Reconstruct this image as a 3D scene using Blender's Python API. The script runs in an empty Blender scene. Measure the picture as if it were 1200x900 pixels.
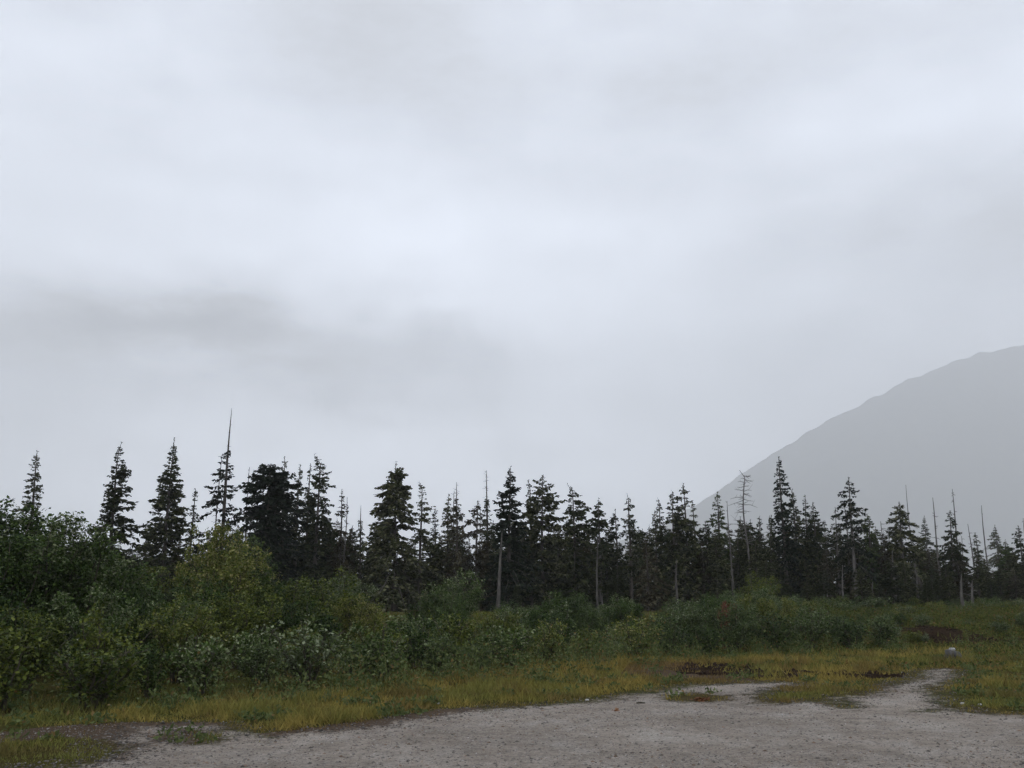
import bpy, math, random
import numpy as np

# ---------------------------------------------------------------- camera
scene = bpy.context.scene
R = math.radians
FPX = 1150.0                                   # focal length in photo pixels (1200 wide)
EYE = 1.65
PITCH = math.atan(250.0 / FPX)             # eye level lies at row 700 of the photograph
K = FPX / 906.0
cam_d = bpy.data.cameras.new('camera')
cam_d.sensor_width = 36.0
cam_d.lens = FPX / 1200.0 * 36.0
cam_d.clip_start = 0.1
cam_d.clip_end = 60000
cam = bpy.data.objects.new('camera', cam_d)
cam.location = (0, 0, EYE)
cam.rotation_euler = (math.pi / 2 + PITCH, 0, 0)
scene.collection.objects.link(cam)
scene.camera = cam


def ray(px, py):
    a, b = (px - 600.0) / FPX, (450.0 - py) / FPX
    c, s = math.cos(PITCH), math.sin(PITCH)
    return a, c - b * s, s + b * c            # x, y, z


def at_z(px, py, z=0.0):
    d = ray(px, py)
    t = (z - EYE) / d[2]
    return d[0] * t, d[1] * t


def at_y(px, py, Y):
    d = ray(px, py)
    t = Y / d[1]
    return d[0] * t, Y, EYE + d[2] * t


def px_at(X, Y, Z=2.0):
    c, s = math.cos(PITCH), math.sin(PITCH)
    depth = Y * c + (Z - EYE) * s
    return 600 + FPX * X / depth


# ---------------------------------------------------------------- sky, sun, exposure
SUN_EL, SUN_AZ = R(52), R(215)                # veiled sun, behind the camera to the left
world = bpy.data.worlds.new('World')
scene.world = world
world.use_nodes = True
wn, wl = world.node_tree.nodes, world.node_tree.links
wn.clear()


def W(t, **kw):
    n = wn.new(t)
    for k, v in kw.items():
        setattr(n, k, v)
    return n


def wmath(op, a, b=None, clamp=False):
    n = W('ShaderNodeMath', operation=op, use_clamp=clamp)
    for i, v in enumerate((a, b)):
        if v is None:
            continue
        if hasattr(v, 'is_output'):
            wl.new(v, n.inputs[i])
        else:
            n.inputs[i].default_value = v
    return n.outputs[0]


out = W('ShaderNodeOutputWorld')
bg = W('ShaderNodeBackground')
bg.inputs['Strength'].default_value = 0.1
wl.new(bg.outputs[0], out.inputs[0])
sky = W('ShaderNodeTexSky', sky_type='NISHITA', sun_disc=False)
sky.sun_elevation, sky.sun_rotation = SUN_EL, SUN_AZ
tc = W('ShaderNodeTexCoord')
# cloud deck seen by direction; heights stretched so that the patches lie flat
stretch = W('ShaderNodeVectorMath', operation='MULTIPLY')
stretch.inputs[1].default_value = (1, 1, 2.3)
wl.new(tc.outputs['Generated'], stretch.inputs[0])
wob = W('ShaderNodeTexNoise')
wob.inputs['Scale'].default_value = 4.5
wob.inputs['Detail'].default_value = 8
wob.inputs['Roughness'].default_value = 0.62
wl.new(stretch.outputs[0], wob.inputs['Vector'])
wsub = W('ShaderNodeVectorMath', operation='SUBTRACT')
wsub.inputs[1].default_value = (0.5, 0.5, 0.5)
wl.new(wob.outputs['Color'], wsub.inputs[0])
wsc = W('ShaderNodeVectorMath', operation='SCALE')
wsc.inputs['Scale'].default_value = 0.40
wl.new(wsub.outputs[0], wsc.inputs[0])
wadd = W('ShaderNodeVectorMath', operation='ADD')
wl.new(stretch.outputs[0], wadd.inputs[0])
wl.new(wsc.outputs[0], wadd.inputs[1])
nz = W('ShaderNodeTexNoise')
nz.inputs['Scale'].default_value = 3.4
nz.inputs['Detail'].default_value = 8
nz.inputs['Roughness'].default_value = 0.58
wl.new(stretch.outputs[0], nz.inputs['Vector'])
SKY_LEVEL = 24.0
val = wmath('MULTIPLY_ADD', wmath('SUBTRACT', nz.outputs['Fac'], 0.5), 14.0)
val.node.inputs[2].default_value = SKY_LEVEL
sepd = W('ShaderNodeSeparateXYZ')             # the deck thins towards the horizon
wl.new(tc.outputs['Generated'], sepd.inputs[0])
val = wmath('SUBTRACT', val, wmath('MULTIPLY', wmath('MINIMUM', wmath('MAXIMUM', sepd.outputs[2], 0.0), 0.5), 26.5))
# grey cloud patches (direction, radius, depth)
for (px, py, rad, amp) in ((10, 425, 0.36, 9.0), (200, 395, 0.24, 7.0), (370, 400, 0.24, 8.5), (555, 455, 0.22, 10.0), (1230, 285, 0.42, 5.0),
                           (1060, 420, 0.36, 4.0), (690, 120, 0.40, 1.8), (640, 300, 0.26, -1.8), (420, 560, 0.36, -9.0), (150, 540, 0.3, -6.0), (690, 520, 0.25, -4.0), (470, 350, 0.18, -2.0), (250, 120, 0.35, 0.8)):
    d = np.array(ray(px, py))
    d /= np.linalg.norm(d)
    dist = W('ShaderNodeVectorMath', operation='DISTANCE')
    wl.new(wadd.outputs[0], dist.inputs[0])
    dist.inputs[1].default_value = (d[0], d[1], d[2] * 2.3)
    mr = W('ShaderNodeMapRange', interpolation_type='SMOOTHSTEP')
    mr.inputs['From Min'].default_value = rad
    mr.inputs['From Max'].default_value = 0.0
    mr.inputs['To Min'].default_value = 0.0
    mr.inputs['To Max'].default_value = amp
    wl.new(dist.outputs['Value'], mr.inputs['Value'])
    val = wmath('SUBTRACT', val, mr.outputs[0])
val = wmath('MAXIMUM', val, 1.6)
tint = W('ShaderNodeValToRGB')                # grey where the deck is thick, faint blue where thin
tint.color_ramp.elements[0].position = 0.35
tint.color_ramp.elements[0].color = (0.95, 0.975, 1.02, 1)
tint.color_ramp.elements[1].position = 0.75
tint.color_ramp.elements[1].color = (0.90, 0.96, 1.08, 1)
wl.new(wmath('DIVIDE', val, 14.0), tint.inputs[0])
deck = W('ShaderNodeVectorMath', operation='SCALE')
wl.new(tint.outputs[0], deck.inputs[0])
wl.new(val, deck.inputs['Scale'])
mixs = W('ShaderNodeMix', data_type='RGBA')
mixs.inputs[0].default_value = 0.95
wl.new(sky.outputs[0], mixs.inputs[6])
wl.new(deck.outputs[0], mixs.inputs[7])
wl.new(mixs.outputs[2], bg.inputs['Color'])

sun_d = bpy.data.lights.new('sun', 'SUN')
sun_d.energy = 0.6
sun_d.angle = R(25)
sun_d.color = (1.0, 0.97, 0.92)
sun = bpy.data.objects.new('sun', sun_d)
sun.rotation_euler = (math.pi / 2 - SUN_EL, 0, math.pi - SUN_AZ)
sun.location = (0, -20, 60)
scene.collection.objects.link(sun)

vs = scene.view_settings
vs.view_transform = 'Standard'
vs.look = 'None'
vs.exposure = 0.0
vs.gamma = 1.0
vs.use_curve_mapping = False
cy = scene.cycles
cy.use_denoising = True
cy.max_bounces = 5
cy.diffuse_bounces = 2
cy.transmission_bounces = 4
cy.volume_bounces = 3
cy.transparent_max_bounces = 8

# ---------------------------------------------------------------- helpers
col = scene.collection
RNG = np.random.default_rng(11)
random.seed(5)


def mesh_np(name, V, quads=None, tris=None, smooth=False):
    V = np.asarray(V, np.float32).reshape(-1, 3)
    q = np.zeros((0, 4), np.int32) if quads is None else np.asarray(quads, np.int32).reshape(-1, 4)
    t = np.zeros((0, 3), np.int32) if tris is None else np.asarray(tris, np.int32).reshape(-1, 3)
    me = bpy.data.meshes.new(name)
    me.vertices.add(len(V))
    me.vertices.foreach_set('co', V.ravel())
    me.loops.add(q.size + t.size)
    me.loops.foreach_set('vertex_index', np.concatenate([q.ravel(), t.ravel()]))
    me.polygons.add(len(q) + len(t))
    st = np.concatenate([np.arange(len(q)) * 4, q.size + np.arange(len(t)) * 3]).astype(np.int32)
    me.polygons.foreach_set('loop_start', st)
    if smooth:
        me.polygons.foreach_set('use_smooth', np.ones(len(st), bool))
    me.update(calc_edges=True)
    me.validate()
    return me


def color_attr(me, name, C):
    a = me.attributes.new(name, 'FLOAT_COLOR', 'POINT')
    C = np.asarray(C, np.float32)
    if C.shape[1] == 3:
        C = np.hstack([C, np.ones((len(C), 1), np.float32)])
    a.data.foreach_set('color', C.ravel())


def obj(name, me, mat=None, parent=None):
    o = bpy.data.objects.new(name, me)
    col.objects.link(o)
    if mat and me is not None and not me.materials:
        me.materials.append(mat)
    if parent:
        o.parent = parent
    return o


def tag(o, label=None, cat=None, group=None, kind=None):
    if label: o['label'] = label
    if cat: o['category'] = cat
    if group: o['group'] = group
    if kind: o['kind'] = kind
    return o


def root(name, loc, rz=0.0, sc=1.0):
    e = bpy.data.objects.new(name, None)
    e.location = loc
    e.rotation_euler = (0, 0, rz)
    e.scale = (sc, sc, sc) if np.isscalar(sc) else sc
    e.empty_display_size = 0.3
    col.objects.link(e)
    return e


def unit(a):
    return a / np.maximum(np.linalg.norm(a, axis=-1, keepdims=True), 1e-9)


class Geo:
    """collects quads and triangles into one mesh"""
    def __init__(s):
        s.V, s.Q, s.T, s.n = [], [], [], 0

    def add(s, V, quads=None, tris=None):
        V = np.asarray(V, float).reshape(-1, 3)
        s.V.append(V)
        if quads is not None and len(quads): s.Q.append(np.asarray(quads).reshape(-1, 4) + s.n)
        if tris is not None and len(tris): s.T.append(np.asarray(tris).reshape(-1, 3) + s.n)
        s.n += len(V)

    def tube(s, path, radii, sides=6, jitter=0.0, rng=None):
        path = np.asarray(path, float)
        n = len(path)
        tan = unit(np.gradient(path, axis=0))
        up = np.array([0.0, 0, 1]) if abs(tan[0][2]) < 0.9 else np.array([1.0, 0, 0])
        a = unit(np.cross(tan, up))
        b = np.cross(tan, a)
        ang = np.arange(sides) * 2 * np.pi / sides
        r = np.asarray(radii, float)[:, None] * np.ones((1, sides))
        if jitter and rng is not None:
            r = r * (1 + rng.uniform(-jitter, jitter, r.shape))
        V = path[:, None] + r[..., None] * (a[:, None] * np.cos(ang)[None, :, None] + b[:, None] * np.sin(ang)[None, :, None])
        i, k = np.meshgrid(np.arange(n - 1), np.arange(sides), indexing='ij')
        k2 = (k + 1) % sides
        Q = np.stack([i * sides + k, i * sides + k2, (i + 1) * sides + k2, (i + 1) * sides + k], -1).reshape(-1, 4)
        V = np.vstack([V.reshape(-1, 3), path[-1:]])
        T = [[(n - 1) * sides + j, (n - 1) * sides + (j + 1) % sides, n * sides] for j in range(sides)]
        s.add(V, Q, T)

    def blades(s, base, d, L, w, rng, fold=0.0, mid=0.45):
        """diamond shaped leaves or needle sprays"""
        base, d = np.asarray(base).reshape(-1, 3), unit(np.asarray(d).reshape(-1, 3))
        N = len(base)
        L, w = np.broadcast_to(L, N)[:, None], np.broadcast_to(w, N)[:, None]
        side = unit(np.cross(d, rng.normal(size=(N, 3))))
        nrm = np.cross(d, side)
        m = base + d * L * mid
        V = np.stack([base, m + side * w / 2 + nrm * w * fold, base + d * L, m - side * w / 2 + nrm * w * fold], 1)
        Q = np.arange(N * 4).reshape(N, 4)
        s.add(V.reshape(-1, 3), Q)

    def mesh(s, name, smooth=False):
        return mesh_np(name, np.vstack(s.V), np.vstack(s.Q) if s.Q else None, np.vstack(s.T) if s.T else None, smooth)


def vnoise(x, y, scale, seed=0):
    x, y = np.asarray(x, float) / scale, np.asarray(y, float) / scale
    xi, yi = np.floor(x).astype(np.int64), np.floor(y).astype(np.int64)
    fx, fy = x - xi, y - yi
    fx, fy = fx * fx * (3 - 2 * fx), fy * fy * (3 - 2 * fy)

    def h(a, b):
        v = (a * 374761393 + b * 668265263 + seed * 974711) & 0xFFFFFFFF
        v = ((v ^ (v >> 13)) * 1274126177) & 0xFFFFFFFF
        return ((v ^ (v >> 16)) & 0xFFFF) / 65535.0
    return (h(xi, yi) * (1 - fx) + h(xi + 1, yi) * fx) * (1 - fy) + (h(xi, yi + 1) * (1 - fx) + h(xi + 1, yi + 1) * fx) * fy


def fbm(x, y, scale, seed=0, o=4):
    v, a, t = 0, 1.0, 0
    for i in range(o):
        v = v + a * vnoise(x, y, scale / 2 ** i, seed + i)
        t += a
        a *= 0.5
    return v / t


def sstep(a, b, x):
    t = np.clip((np.asarray(x, float) - a) / (b - a), 0, 1)
    return t * t * (3 - 2 * t)


# ---------------------------------------------------------------- materials
def new_mat(name):
    m = bpy.data.materials.new(name)
    m.use_nodes = True
    nt = m.node_tree
    return m, nt.nodes, nt.links, nt.nodes['Principled BSDF']


def leaf_mat(name, dark, light, odd, odd_amt=0.04, transl=0.25, rough=0.5, spec=0.3, obj_amt=0.5):
    """leaf colours vary from leaf to leaf and from plant to plant"""
    m, n, l, p = new_mat(name)
    geo = n.new('ShaderNodeNewGeometry')
    oi = n.new('ShaderNodeObjectInfo')
    mix = n.new('ShaderNodeMath'); mix.operation = 'MULTIPLY_ADD'
    sub = n.new('ShaderNodeMath'); sub.operation = 'SUBTRACT'; sub.inputs[1].default_value = 0.5
    l.new(oi.outputs['Random'], sub.inputs[0])
    l.new(sub.outputs[0], mix.inputs[0]); mix.inputs[1].default_value = obj_amt
    l.new(geo.outputs['Random Per Island'], mix.inputs[2])
    r = n.new('ShaderNodeValToRGB')
    e = r.color_ramp.elements
    e[0].position, e[0].color = 0.0, (*dark, 1)
    e[1].position, e[1].color = 0.85, (*light, 1)
    q = r.color_ramp.elements.new(1.0 - odd_amt); q.color = (*light, 1)
    q = r.color_ramp.elements.new(min(0.999, 1.0 - odd_amt * 0.6)); q.color = (*odd, 1)
    l.new(mix.outputs[0], r.inputs[0])
    p.inputs['Roughness'].default_value = rough
    p.inputs['Specular IOR Level'].default_value = spec
    l.new(r.outputs[0], p.inputs['Base Color'])
    tr = n.new('ShaderNodeBsdfTranslucent')
    l.new(r.outputs[0], tr.inputs['Color'])
    ms = n.new('ShaderNodeMixShader'); ms.inputs[0].default_value = transl
    l.new(p.outputs[0], ms.inputs[1]); l.new(tr.outputs[0], ms.inputs[2])
    l.new(ms.outputs[0], n['Material Output'].inputs[0])
    return m


M = {}
M['needles'] = leaf_mat('needles', (0.010, 0.017, 0.007), (0.054, 0.060, 0.024), (0.14, 0.14, 0.075), 0.09, 0.10, 0.7, 0.05, 0.5)
M['needles_dark'] = leaf_mat('needles_dark', (0.006, 0.011, 0.007), (0.018, 0.026, 0.014), (0.035, 0.04, 0.02), 0.03, 0.06, 0.7, 0.05, 0.2)
M['needles_brown'] = leaf_mat('needles_brown', (0.018, 0.015, 0.008), (0.058, 0.050, 0.026), (0.12, 0.11, 0.07), 0.08, 0.08, 0.7, 0.05, 0.3)
M['needles_bright'] = leaf_mat('needles_bright', (0.022, 0.038, 0.012), (0.070, 0.090, 0.030), (0.12, 0.12, 0.055), 0.04, 0.12, 0.7, 0.06, 0.3)
M['lichen'] = leaf_mat('lichen', (0.05, 0.05, 0.038), (0.17, 0.17, 0.125), (0.27, 0.27, 0.22), 0.06, 0.15, 0.9, 0.1, 0.2)
M['alder'] = leaf_mat('alder', (0.012, 0.028, 0.006), (0.074, 0.115, 0.024), (0.22, 0.25, 0.13), 0.05, 0.16, 0.5, 0.10, 0.7)
M['willow'] = leaf_mat('willow', (0.030, 0.050, 0.008), (0.150, 0.172, 0.030), (0.28, 0.25, 0.09), 0.05, 0.18, 0.5, 0.12, 0.6)
M['greywillow'] = leaf_mat('greywillow', (0.022, 0.042, 0.012), (0.100, 0.132, 0.042), (0.22, 0.25, 0.15), 0.06, 0.15, 0.5, 0.10, 0.6)
M['redleaf'] = leaf_mat('redleaf', (0.09, 0.022, 0.014), (0.20, 0.055, 0.028), (0.26, 0.14, 0.06), 0.1, 0.25, 0.5, 0.3, 0.1)
M['herb'] = leaf_mat('herb', (0.045, 0.070, 0.022), (0.135, 0.160, 0.055), (0.20, 0.13, 0.05), 0.08, 0.25, 0.6, 0.10, 0.0)
M['heath'] = leaf_mat('heath', (0.026, 0.040, 0.010), (0.115, 0.125, 0.028), (0.17, 0.095, 0.04), 0.10, 0.2, 0.7, 0.06, 0.0)
M['deadleaf'] = leaf_mat('deadleaf', (0.10, 0.04, 0.018), (0.26, 0.115, 0.05), (0.35, 0.2, 0.1), 0.1, 0.2, 0.7, 0.2, 0.2)


def bark_mat(name, c0, c1, scale=9.0):
    m, n, l, p = new_mat(name)
    tcn = n.new('ShaderNodeTexCoord')
    mp = n.new('ShaderNodeMapping'); mp.inputs['Scale'].default_value = (1, 1, 0.22)
    l.new(tcn.outputs['Object'], mp.inputs[0])
    t = n.new('ShaderNodeTexNoise'); t.inputs['Scale'].default_value = scale
    t.inputs['Detail'].default_value = 6; t.inputs['Roughness'].default_value = 0.7
    l.new(mp.outputs[0], t.inputs['Vector'])
    r = n.new('ShaderNodeValToRGB')
    r.color_ramp.elements[0].position, r.color_ramp.elements[0].color = 0.35, (*c0, 1)
    r.color_ramp.elements[1].position, r.color_ramp.elements[1].color = 0.68, (*c1, 1)
    l.new(t.outputs['Fac'], r.inputs[0]); l.new(r.outputs[0], p.inputs['Base Color'])
    bp = n.new('ShaderNodeBump'); bp.inputs['Strength'].default_value = 0.7; bp.inputs['Distance'].default_value = 0.03
    l.new(t.outputs['Fac'], bp.inputs['Height']); l.new(bp.outputs[0], p.inputs['Normal'])
    p.inputs['Roughness'].default_value = 0.85
    p.inputs['Specular IOR Level'].default_value = 0.2
    return m


M['bark'] = bark_mat('bark', (0.035, 0.028, 0.023), (0.12, 0.105, 0.09))
M['deadwood'] = bark_mat('deadwood', (0.06, 0.053, 0.048), (0.19, 0.175, 0.16))
M['palewood'] = bark_mat('palewood', (0.04, 0.036, 0.032), (0.14, 0.128, 0.115))
M['stem'] = bark_mat('stem', (0.03, 0.025, 0.018), (0.10, 0.085, 0.06), 14)


def attr_mat(name, attr, rough=0.8, transl=0.2, var=0.35):
    m, n, l, p = new_mat(name)
    a = n.new('ShaderNodeAttribute'); a.attribute_name = attr
    geo = n.new('ShaderNodeNewGeometry')
    mr = n.new('ShaderNodeMapRange'); mr.inputs['To Min'].default_value = 1 - var; mr.inputs['To Max'].default_value = 1 + var
    l.new(geo.outputs['Random Per Island'], mr.inputs['Value'])
    sc = n.new('ShaderNodeVectorMath'); sc.operation = 'SCALE'
    l.new(a.outputs['Color'], sc.inputs[0]); l.new(mr.outputs[0], sc.inputs['Scale'])
    l.new(sc.outputs[0], p.inputs['Base Color'])
    p.inputs['Roughness'].default_value = rough
    p.inputs['Specular IOR Level'].default_value = 0.04
    if transl:
        tr = n.new('ShaderNodeBsdfTranslucent'); l.new(sc.outputs[0], tr.inputs['Color'])
        ms = n.new('ShaderNodeMixShader'); ms.inputs[0].default_value = transl
        l.new(p.outputs[0], ms.inputs[1]); l.new(tr.outputs[0], ms.inputs[2])
        l.new(ms.outputs[0], n['Material Output'].inputs[0])
    return m


M['grass'] = attr_mat('grass', 'tint', 0.85, 0.25, 0.3)
M['stones'] = attr_mat('stones', 'tint', 0.75, 0.0, 0.25)


def ground_material():
    m, n, l, p = new_mat('ground')
    tcn = n.new('ShaderNodeTexCoord')
    a = n.new('ShaderNodeAttribute'); a.attribute_name = 'zones'
    sep = n.new('ShaderNodeSeparateColor'); l.new(a.outputs['Color'], sep.inputs[0])

    def noise(scale, detail=5, rough=0.6, vec=None):
        t = n.new('ShaderNodeTexNoise')
        t.inputs['Scale'].default_value = scale; t.inputs['Detail'].default_value = detail
        t.inputs['Roughness'].default_value = rough
        l.new(vec or tcn.outputs['Object'], t.inputs['Vector'])
        return t.outputs['Fac']

    def ramp(f, *stops):
        r = n.new('ShaderNodeValToRGB')
        while len(r.color_ramp.elements) < len(stops):
            r.color_ramp.elements.new(0.5)
        for el, (pos, c) in zip(r.color_ramp.elements, stops):
            el.position = pos; el.color = (*c, 1)
        l.new(f, r.inputs[0])
        return r.outputs[0]

    def mixc(f, c1, c2, mode='MIX'):
        x = n.new('ShaderNodeMix'); x.data_type = 'RGBA'; x.blend_type = mode
        if hasattr(f, 'is_output'): l.new(f, x.inputs[0])
        else: x.inputs[0].default_value = f
        l.new(c1, x.inputs[6]); l.new(c2, x.inputs[7])
        return x.outputs[2]

    def edge(mask, nf, amt=0.55):
        x = n.new('ShaderNodeMath'); x.operation = 'SUBTRACT'; l.new(nf, x.inputs[0]); x.inputs[1].default_value = 0.5
        y = n.new('ShaderNodeMath'); y.operation = 'MULTIPLY_ADD'; l.new(x.outputs[0], y.inputs[0]); y.inputs[1].default_value = amt
        l.new(mask, y.inputs[2])
        z = n.new('ShaderNodeMapRange'); z.interpolation_type = 'SMOOTHSTEP'
        z.inputs['From Min'].default_value = 0.35; z.inputs['From Max'].default_value = 0.65
        l.new(y.outputs[0], z.inputs['Value'])
        return z.outputs[0]

    n_big, n_mid, n_fine, n_grit = noise(0.45, 4), noise(3.0, 6, 0.65), noise(16, 6, 0.75), noise(55, 4, 0.75)
    # gravel: packed grey-brown silt with pale streaks, dark grit and light chips
    g0 = ramp(n_mid, (0.30, (0.222, 0.196, 0.168)), (0.55, (0.335, 0.297, 0.256)), (0.75, (0.415, 0.372, 0.328)))
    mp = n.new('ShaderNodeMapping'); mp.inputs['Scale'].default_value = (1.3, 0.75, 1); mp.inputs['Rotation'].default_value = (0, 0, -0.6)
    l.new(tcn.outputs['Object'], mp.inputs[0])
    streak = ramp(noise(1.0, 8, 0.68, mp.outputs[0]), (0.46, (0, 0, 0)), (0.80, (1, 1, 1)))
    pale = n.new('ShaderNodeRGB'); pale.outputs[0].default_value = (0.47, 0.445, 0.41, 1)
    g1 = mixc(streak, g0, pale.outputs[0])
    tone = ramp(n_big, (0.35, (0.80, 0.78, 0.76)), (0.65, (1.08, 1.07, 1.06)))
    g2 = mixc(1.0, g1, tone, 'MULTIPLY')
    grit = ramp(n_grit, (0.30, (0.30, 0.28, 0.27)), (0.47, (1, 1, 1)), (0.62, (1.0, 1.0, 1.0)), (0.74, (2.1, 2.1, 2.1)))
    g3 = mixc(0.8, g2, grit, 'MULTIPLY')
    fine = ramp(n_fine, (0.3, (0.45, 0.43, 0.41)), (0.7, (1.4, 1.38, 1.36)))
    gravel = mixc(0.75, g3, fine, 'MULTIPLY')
    # earth and thatch below the plants
    earth = ramp(n_fine, (0.28, (0.025, 0.018, 0.010)), (0.5, (0.062, 0.048, 0.018)), (0.72, (0.105, 0.080, 0.026)))
    moss = ramp(n_mid, (0.35, (0.028, 0.034, 0.010)), (0.65, (0.080, 0.080, 0.022)))
    e2 = mixc(ramp(n_big, (0.4, (0, 0, 0)), (0.6, (1, 1, 1))), earth, moss)
    red = ramp(n_fine, (0.3, (0.050, 0.035, 0.024)), (0.7, (0.135, 0.098, 0.070)))
    black = ramp(n_fine, (0.3, (0.012, 0.008, 0.005)), (0.7, (0.050, 0.033, 0.022)))
    c = mixc(edge(sep.outputs[2], n_mid), e2, red)
    c = mixc(edge(sep.outputs[1], n_mid), c, black)
    nmix = n.new('ShaderNodeMath'); nmix.operation = 'MULTIPLY_ADD'
    l.new(n_fine, nmix.inputs[0]); nmix.inputs[1].default_value = 0.8
    half = n.new('ShaderNodeMath'); half.operation = 'MULTIPLY_ADD'; l.new(n_mid, half.inputs[0]); half.inputs[1].default_value = 1.0; half.inputs[2].default_value = -0.4
    l.new(half.outputs[0], nmix.inputs[2])
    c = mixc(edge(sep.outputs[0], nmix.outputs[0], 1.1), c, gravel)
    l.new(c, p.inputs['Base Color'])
    rr = n.new('ShaderNodeMapRange'); rr.inputs['To Min'].default_value = 0.55; rr.inputs['To Max'].default_value = 0.95
    l.new(n_mid, rr.inputs['Value']); l.new(rr.outputs[0], p.inputs['Roughness'])
    sp = n.new('ShaderNodeMath'); sp.operation = 'MULTIPLY'; sp.inputs[1].default_value = 0.04
    l.new(sep.outputs[0], sp.inputs[0]); l.new(sp.outputs[0], p.inputs['Specular IOR Level'])
    hadd = n.new('ShaderNodeMath'); hadd.operation = 'MULTIPLY_ADD'
    l.new(n_grit, hadd.inputs[0]); hadd.inputs[1].default_value = 0.35; l.new(n_fine, hadd.inputs[2])
    bp = n.new('ShaderNodeBump'); bp.inputs['Strength'].default_value = 0.9; bp.inputs['Distance'].default_value = 0.05
    l.new(hadd.outputs[0], bp.inputs['Height']); l.new(bp.outputs[0], p.inputs['Normal'])
    return m


M['ground'] = ground_material()

# ---------------------------------------------------------------- ground
def gz0(x, y):
    x, y = np.asarray(x, float), np.asarray(y, float)
    bank = 0.85 * sstep(33, 52, y + 0.02 * x)
    far = 0.006 * np.clip(y - 75, 0, 300)
    bumps = 0.10 * (fbm(x, y, 3.0, 3) - 0.5) + 0.28 * (fbm(x, y, 7.0, 9) - 0.5) * sstep(30, 43, y)
    return bank + far + bumps * sstep(15, 25, y + 0.35 * np.abs(x)) + 0.012 * (fbm(x, y, 1.3, 21) - 0.5)


def poly_world(pts, far=()):
    return np.array([at_z(a, b) for a, b in pts] + list(far))


GRAVEL = poly_world([(112, 899), (140, 884), (150, 866), (172, 852), (240, 849), (266, 860), (300, 865), (345, 860), (400, 855), (450, 851),
                     (480, 844), (540, 835), (600, 829), (680, 825), (715, 821), (745, 814), (780, 812), (785, 807), (850, 801), (915, 799),
                     (940, 802), (905, 808), (888, 817), (900, 826), (950, 823), (985, 828), (1004, 823), (985, 818), (1012, 816), (1035, 808),
                     (1062, 800), (1088, 793), (1092, 784), (1112, 784), (1120, 793), (1094, 801), (1082, 810), (1098, 824), (1120, 835),
                     (1160, 837), (1200, 839), (1290, 846)],
                    [(18.0, 13.5), (26, 7), (34, -30), (-34, -30), (-26, 0), (-10, 7.6)])
HOLES = [poly_world(p) for p in (
    [(778, 816), (800, 813), (840, 813), (862, 817), (858, 822), (810, 823), (785, 821)],
    [(180, 862), (200, 854), (232, 854), (246, 862), (236, 871), (200, 872)],
    [(975, 826), (1003, 826), (1004, 830), (980, 831)],
    [(1080, 832), (1096, 831), (1096, 834), (1082, 835)])]
DARK = [poly_world(p) for p in (
    [(795, 777), (830, 773), (880, 779), (935, 787), (965, 790), (940, 794), (880, 794), (830, 792), (800, 788)],
    [(960, 789), (1010, 787), (1050, 790), (1010, 795), (965, 794)],
    [(1150, 797), (1200, 795), (1230, 797), (1200, 800)])]
BANK = np.array([at_y(a, b, 35.5)[:2] for a, b in [(1060, 750), (1150, 750)]])
RED = [poly_world(p) for p in (
    [(735, 782), (780, 776), (850, 785), (880, 797), (820, 797), (740, 790)],
    [(-40, 866), (10, 857), (90, 849), (160, 845), (245, 845), (200, 885), (105, 902), (132, 882), (142, 868), (60, 864), (0, 872)],
    [(270, 862), (470, 838), (560, 828), (560, 838), (460, 855), (340, 866)])]


def inside(P, x, y):
    x, y = np.asarray(x, float), np.asarray(y, float)
    c = np.zeros(x.shape, bool)
    j = len(P) - 1
    for i in range(len(P)):
        xi, yi, xj, yj = P[i][0], P[i][1], P[j][0], P[j][1]
        if yi != yj:
            c ^= ((yi > y) != (yj > y)) & (x < (xj - xi) * (y - yi) / (yj - yi) + xi)
        j = i
    return c


def edge_dist(P, x, y):
    d = np.full(np.shape(x), 1e9)
    for i in range(len(P)):
        a, b = P[i - 1], P[i]
        ab = b - a
        t = np.clip(((x - a[0]) * ab[0] + (y - a[1]) * ab[1]) / max(ab @ ab, 1e-9), 0, 1)
        d = np.minimum(d, np.hypot(x - a[0] - t * ab[0], y - a[1] - t * ab[1]))
    return d


def warp(x, y, a=0.55):
    return x + a * (fbm(x, y, 1.6, 41) - 0.5), y + a * (fbm(x, y, 1.6, 77) - 0.5)


def in_gravel(x, y):
    wx, wy = warp(x, y)
    g = inside(GRAVEL, wx, wy)
    for h in HOLES:
        g &= ~inside(h, wx, wy)
    return g


def gravel_amount(x, y):
    wx, wy = warp(x, y)
    sd = edge_dist(GRAVEL, wx, wy) * np.where(inside(GRAVEL, wx, wy), 1, -1)
    for h in HOLES:
        sd = np.minimum(sd, edge_dist(h, wx, wy) * np.where(inside(h, wx, wy), -1, 1))
    return np.clip(0.47 + 0.75 * sd, 0, 1)


def in_dark(x, y):
    wx, wy = warp(x, y, 2.0)
    g = np.zeros(np.shape(x), bool)
    for h in DARK:
        g |= inside(h, wx, wy)
    # bare peat bank under the trees on the right
    wx, wy = warp(x, y, 4.6)
    cx, cy_ = BANK.mean(0)
    for ox, oy, rx, ry in ((-1.6, 0.7, 1.0, 0.6), (-0.5, 0.1, 1.1, 0.9), (0.7, 0.5, 1.0, 0.8), (1.7, -0.7, 0.8, 0.5), (0.3, 1.5, 1.5, 0.5)):
        g |= ((wx - cx - ox) / rx) ** 2 + ((wy - cy_ - oy) / ry) ** 2 < 1
    return g


def gz(x, y):
    cx, cy_ = BANK.mean(0)
    cut = 0.55 * sstep(-1.9, 0.5, np.asarray(y) - cy_) * np.exp(-((np.asarray(x) - cx) / 3.2) ** 2) * np.exp(-((np.asarray(y) - cy_) / 5.0) ** 2)
    return gz0(x, y) + cut


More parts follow.
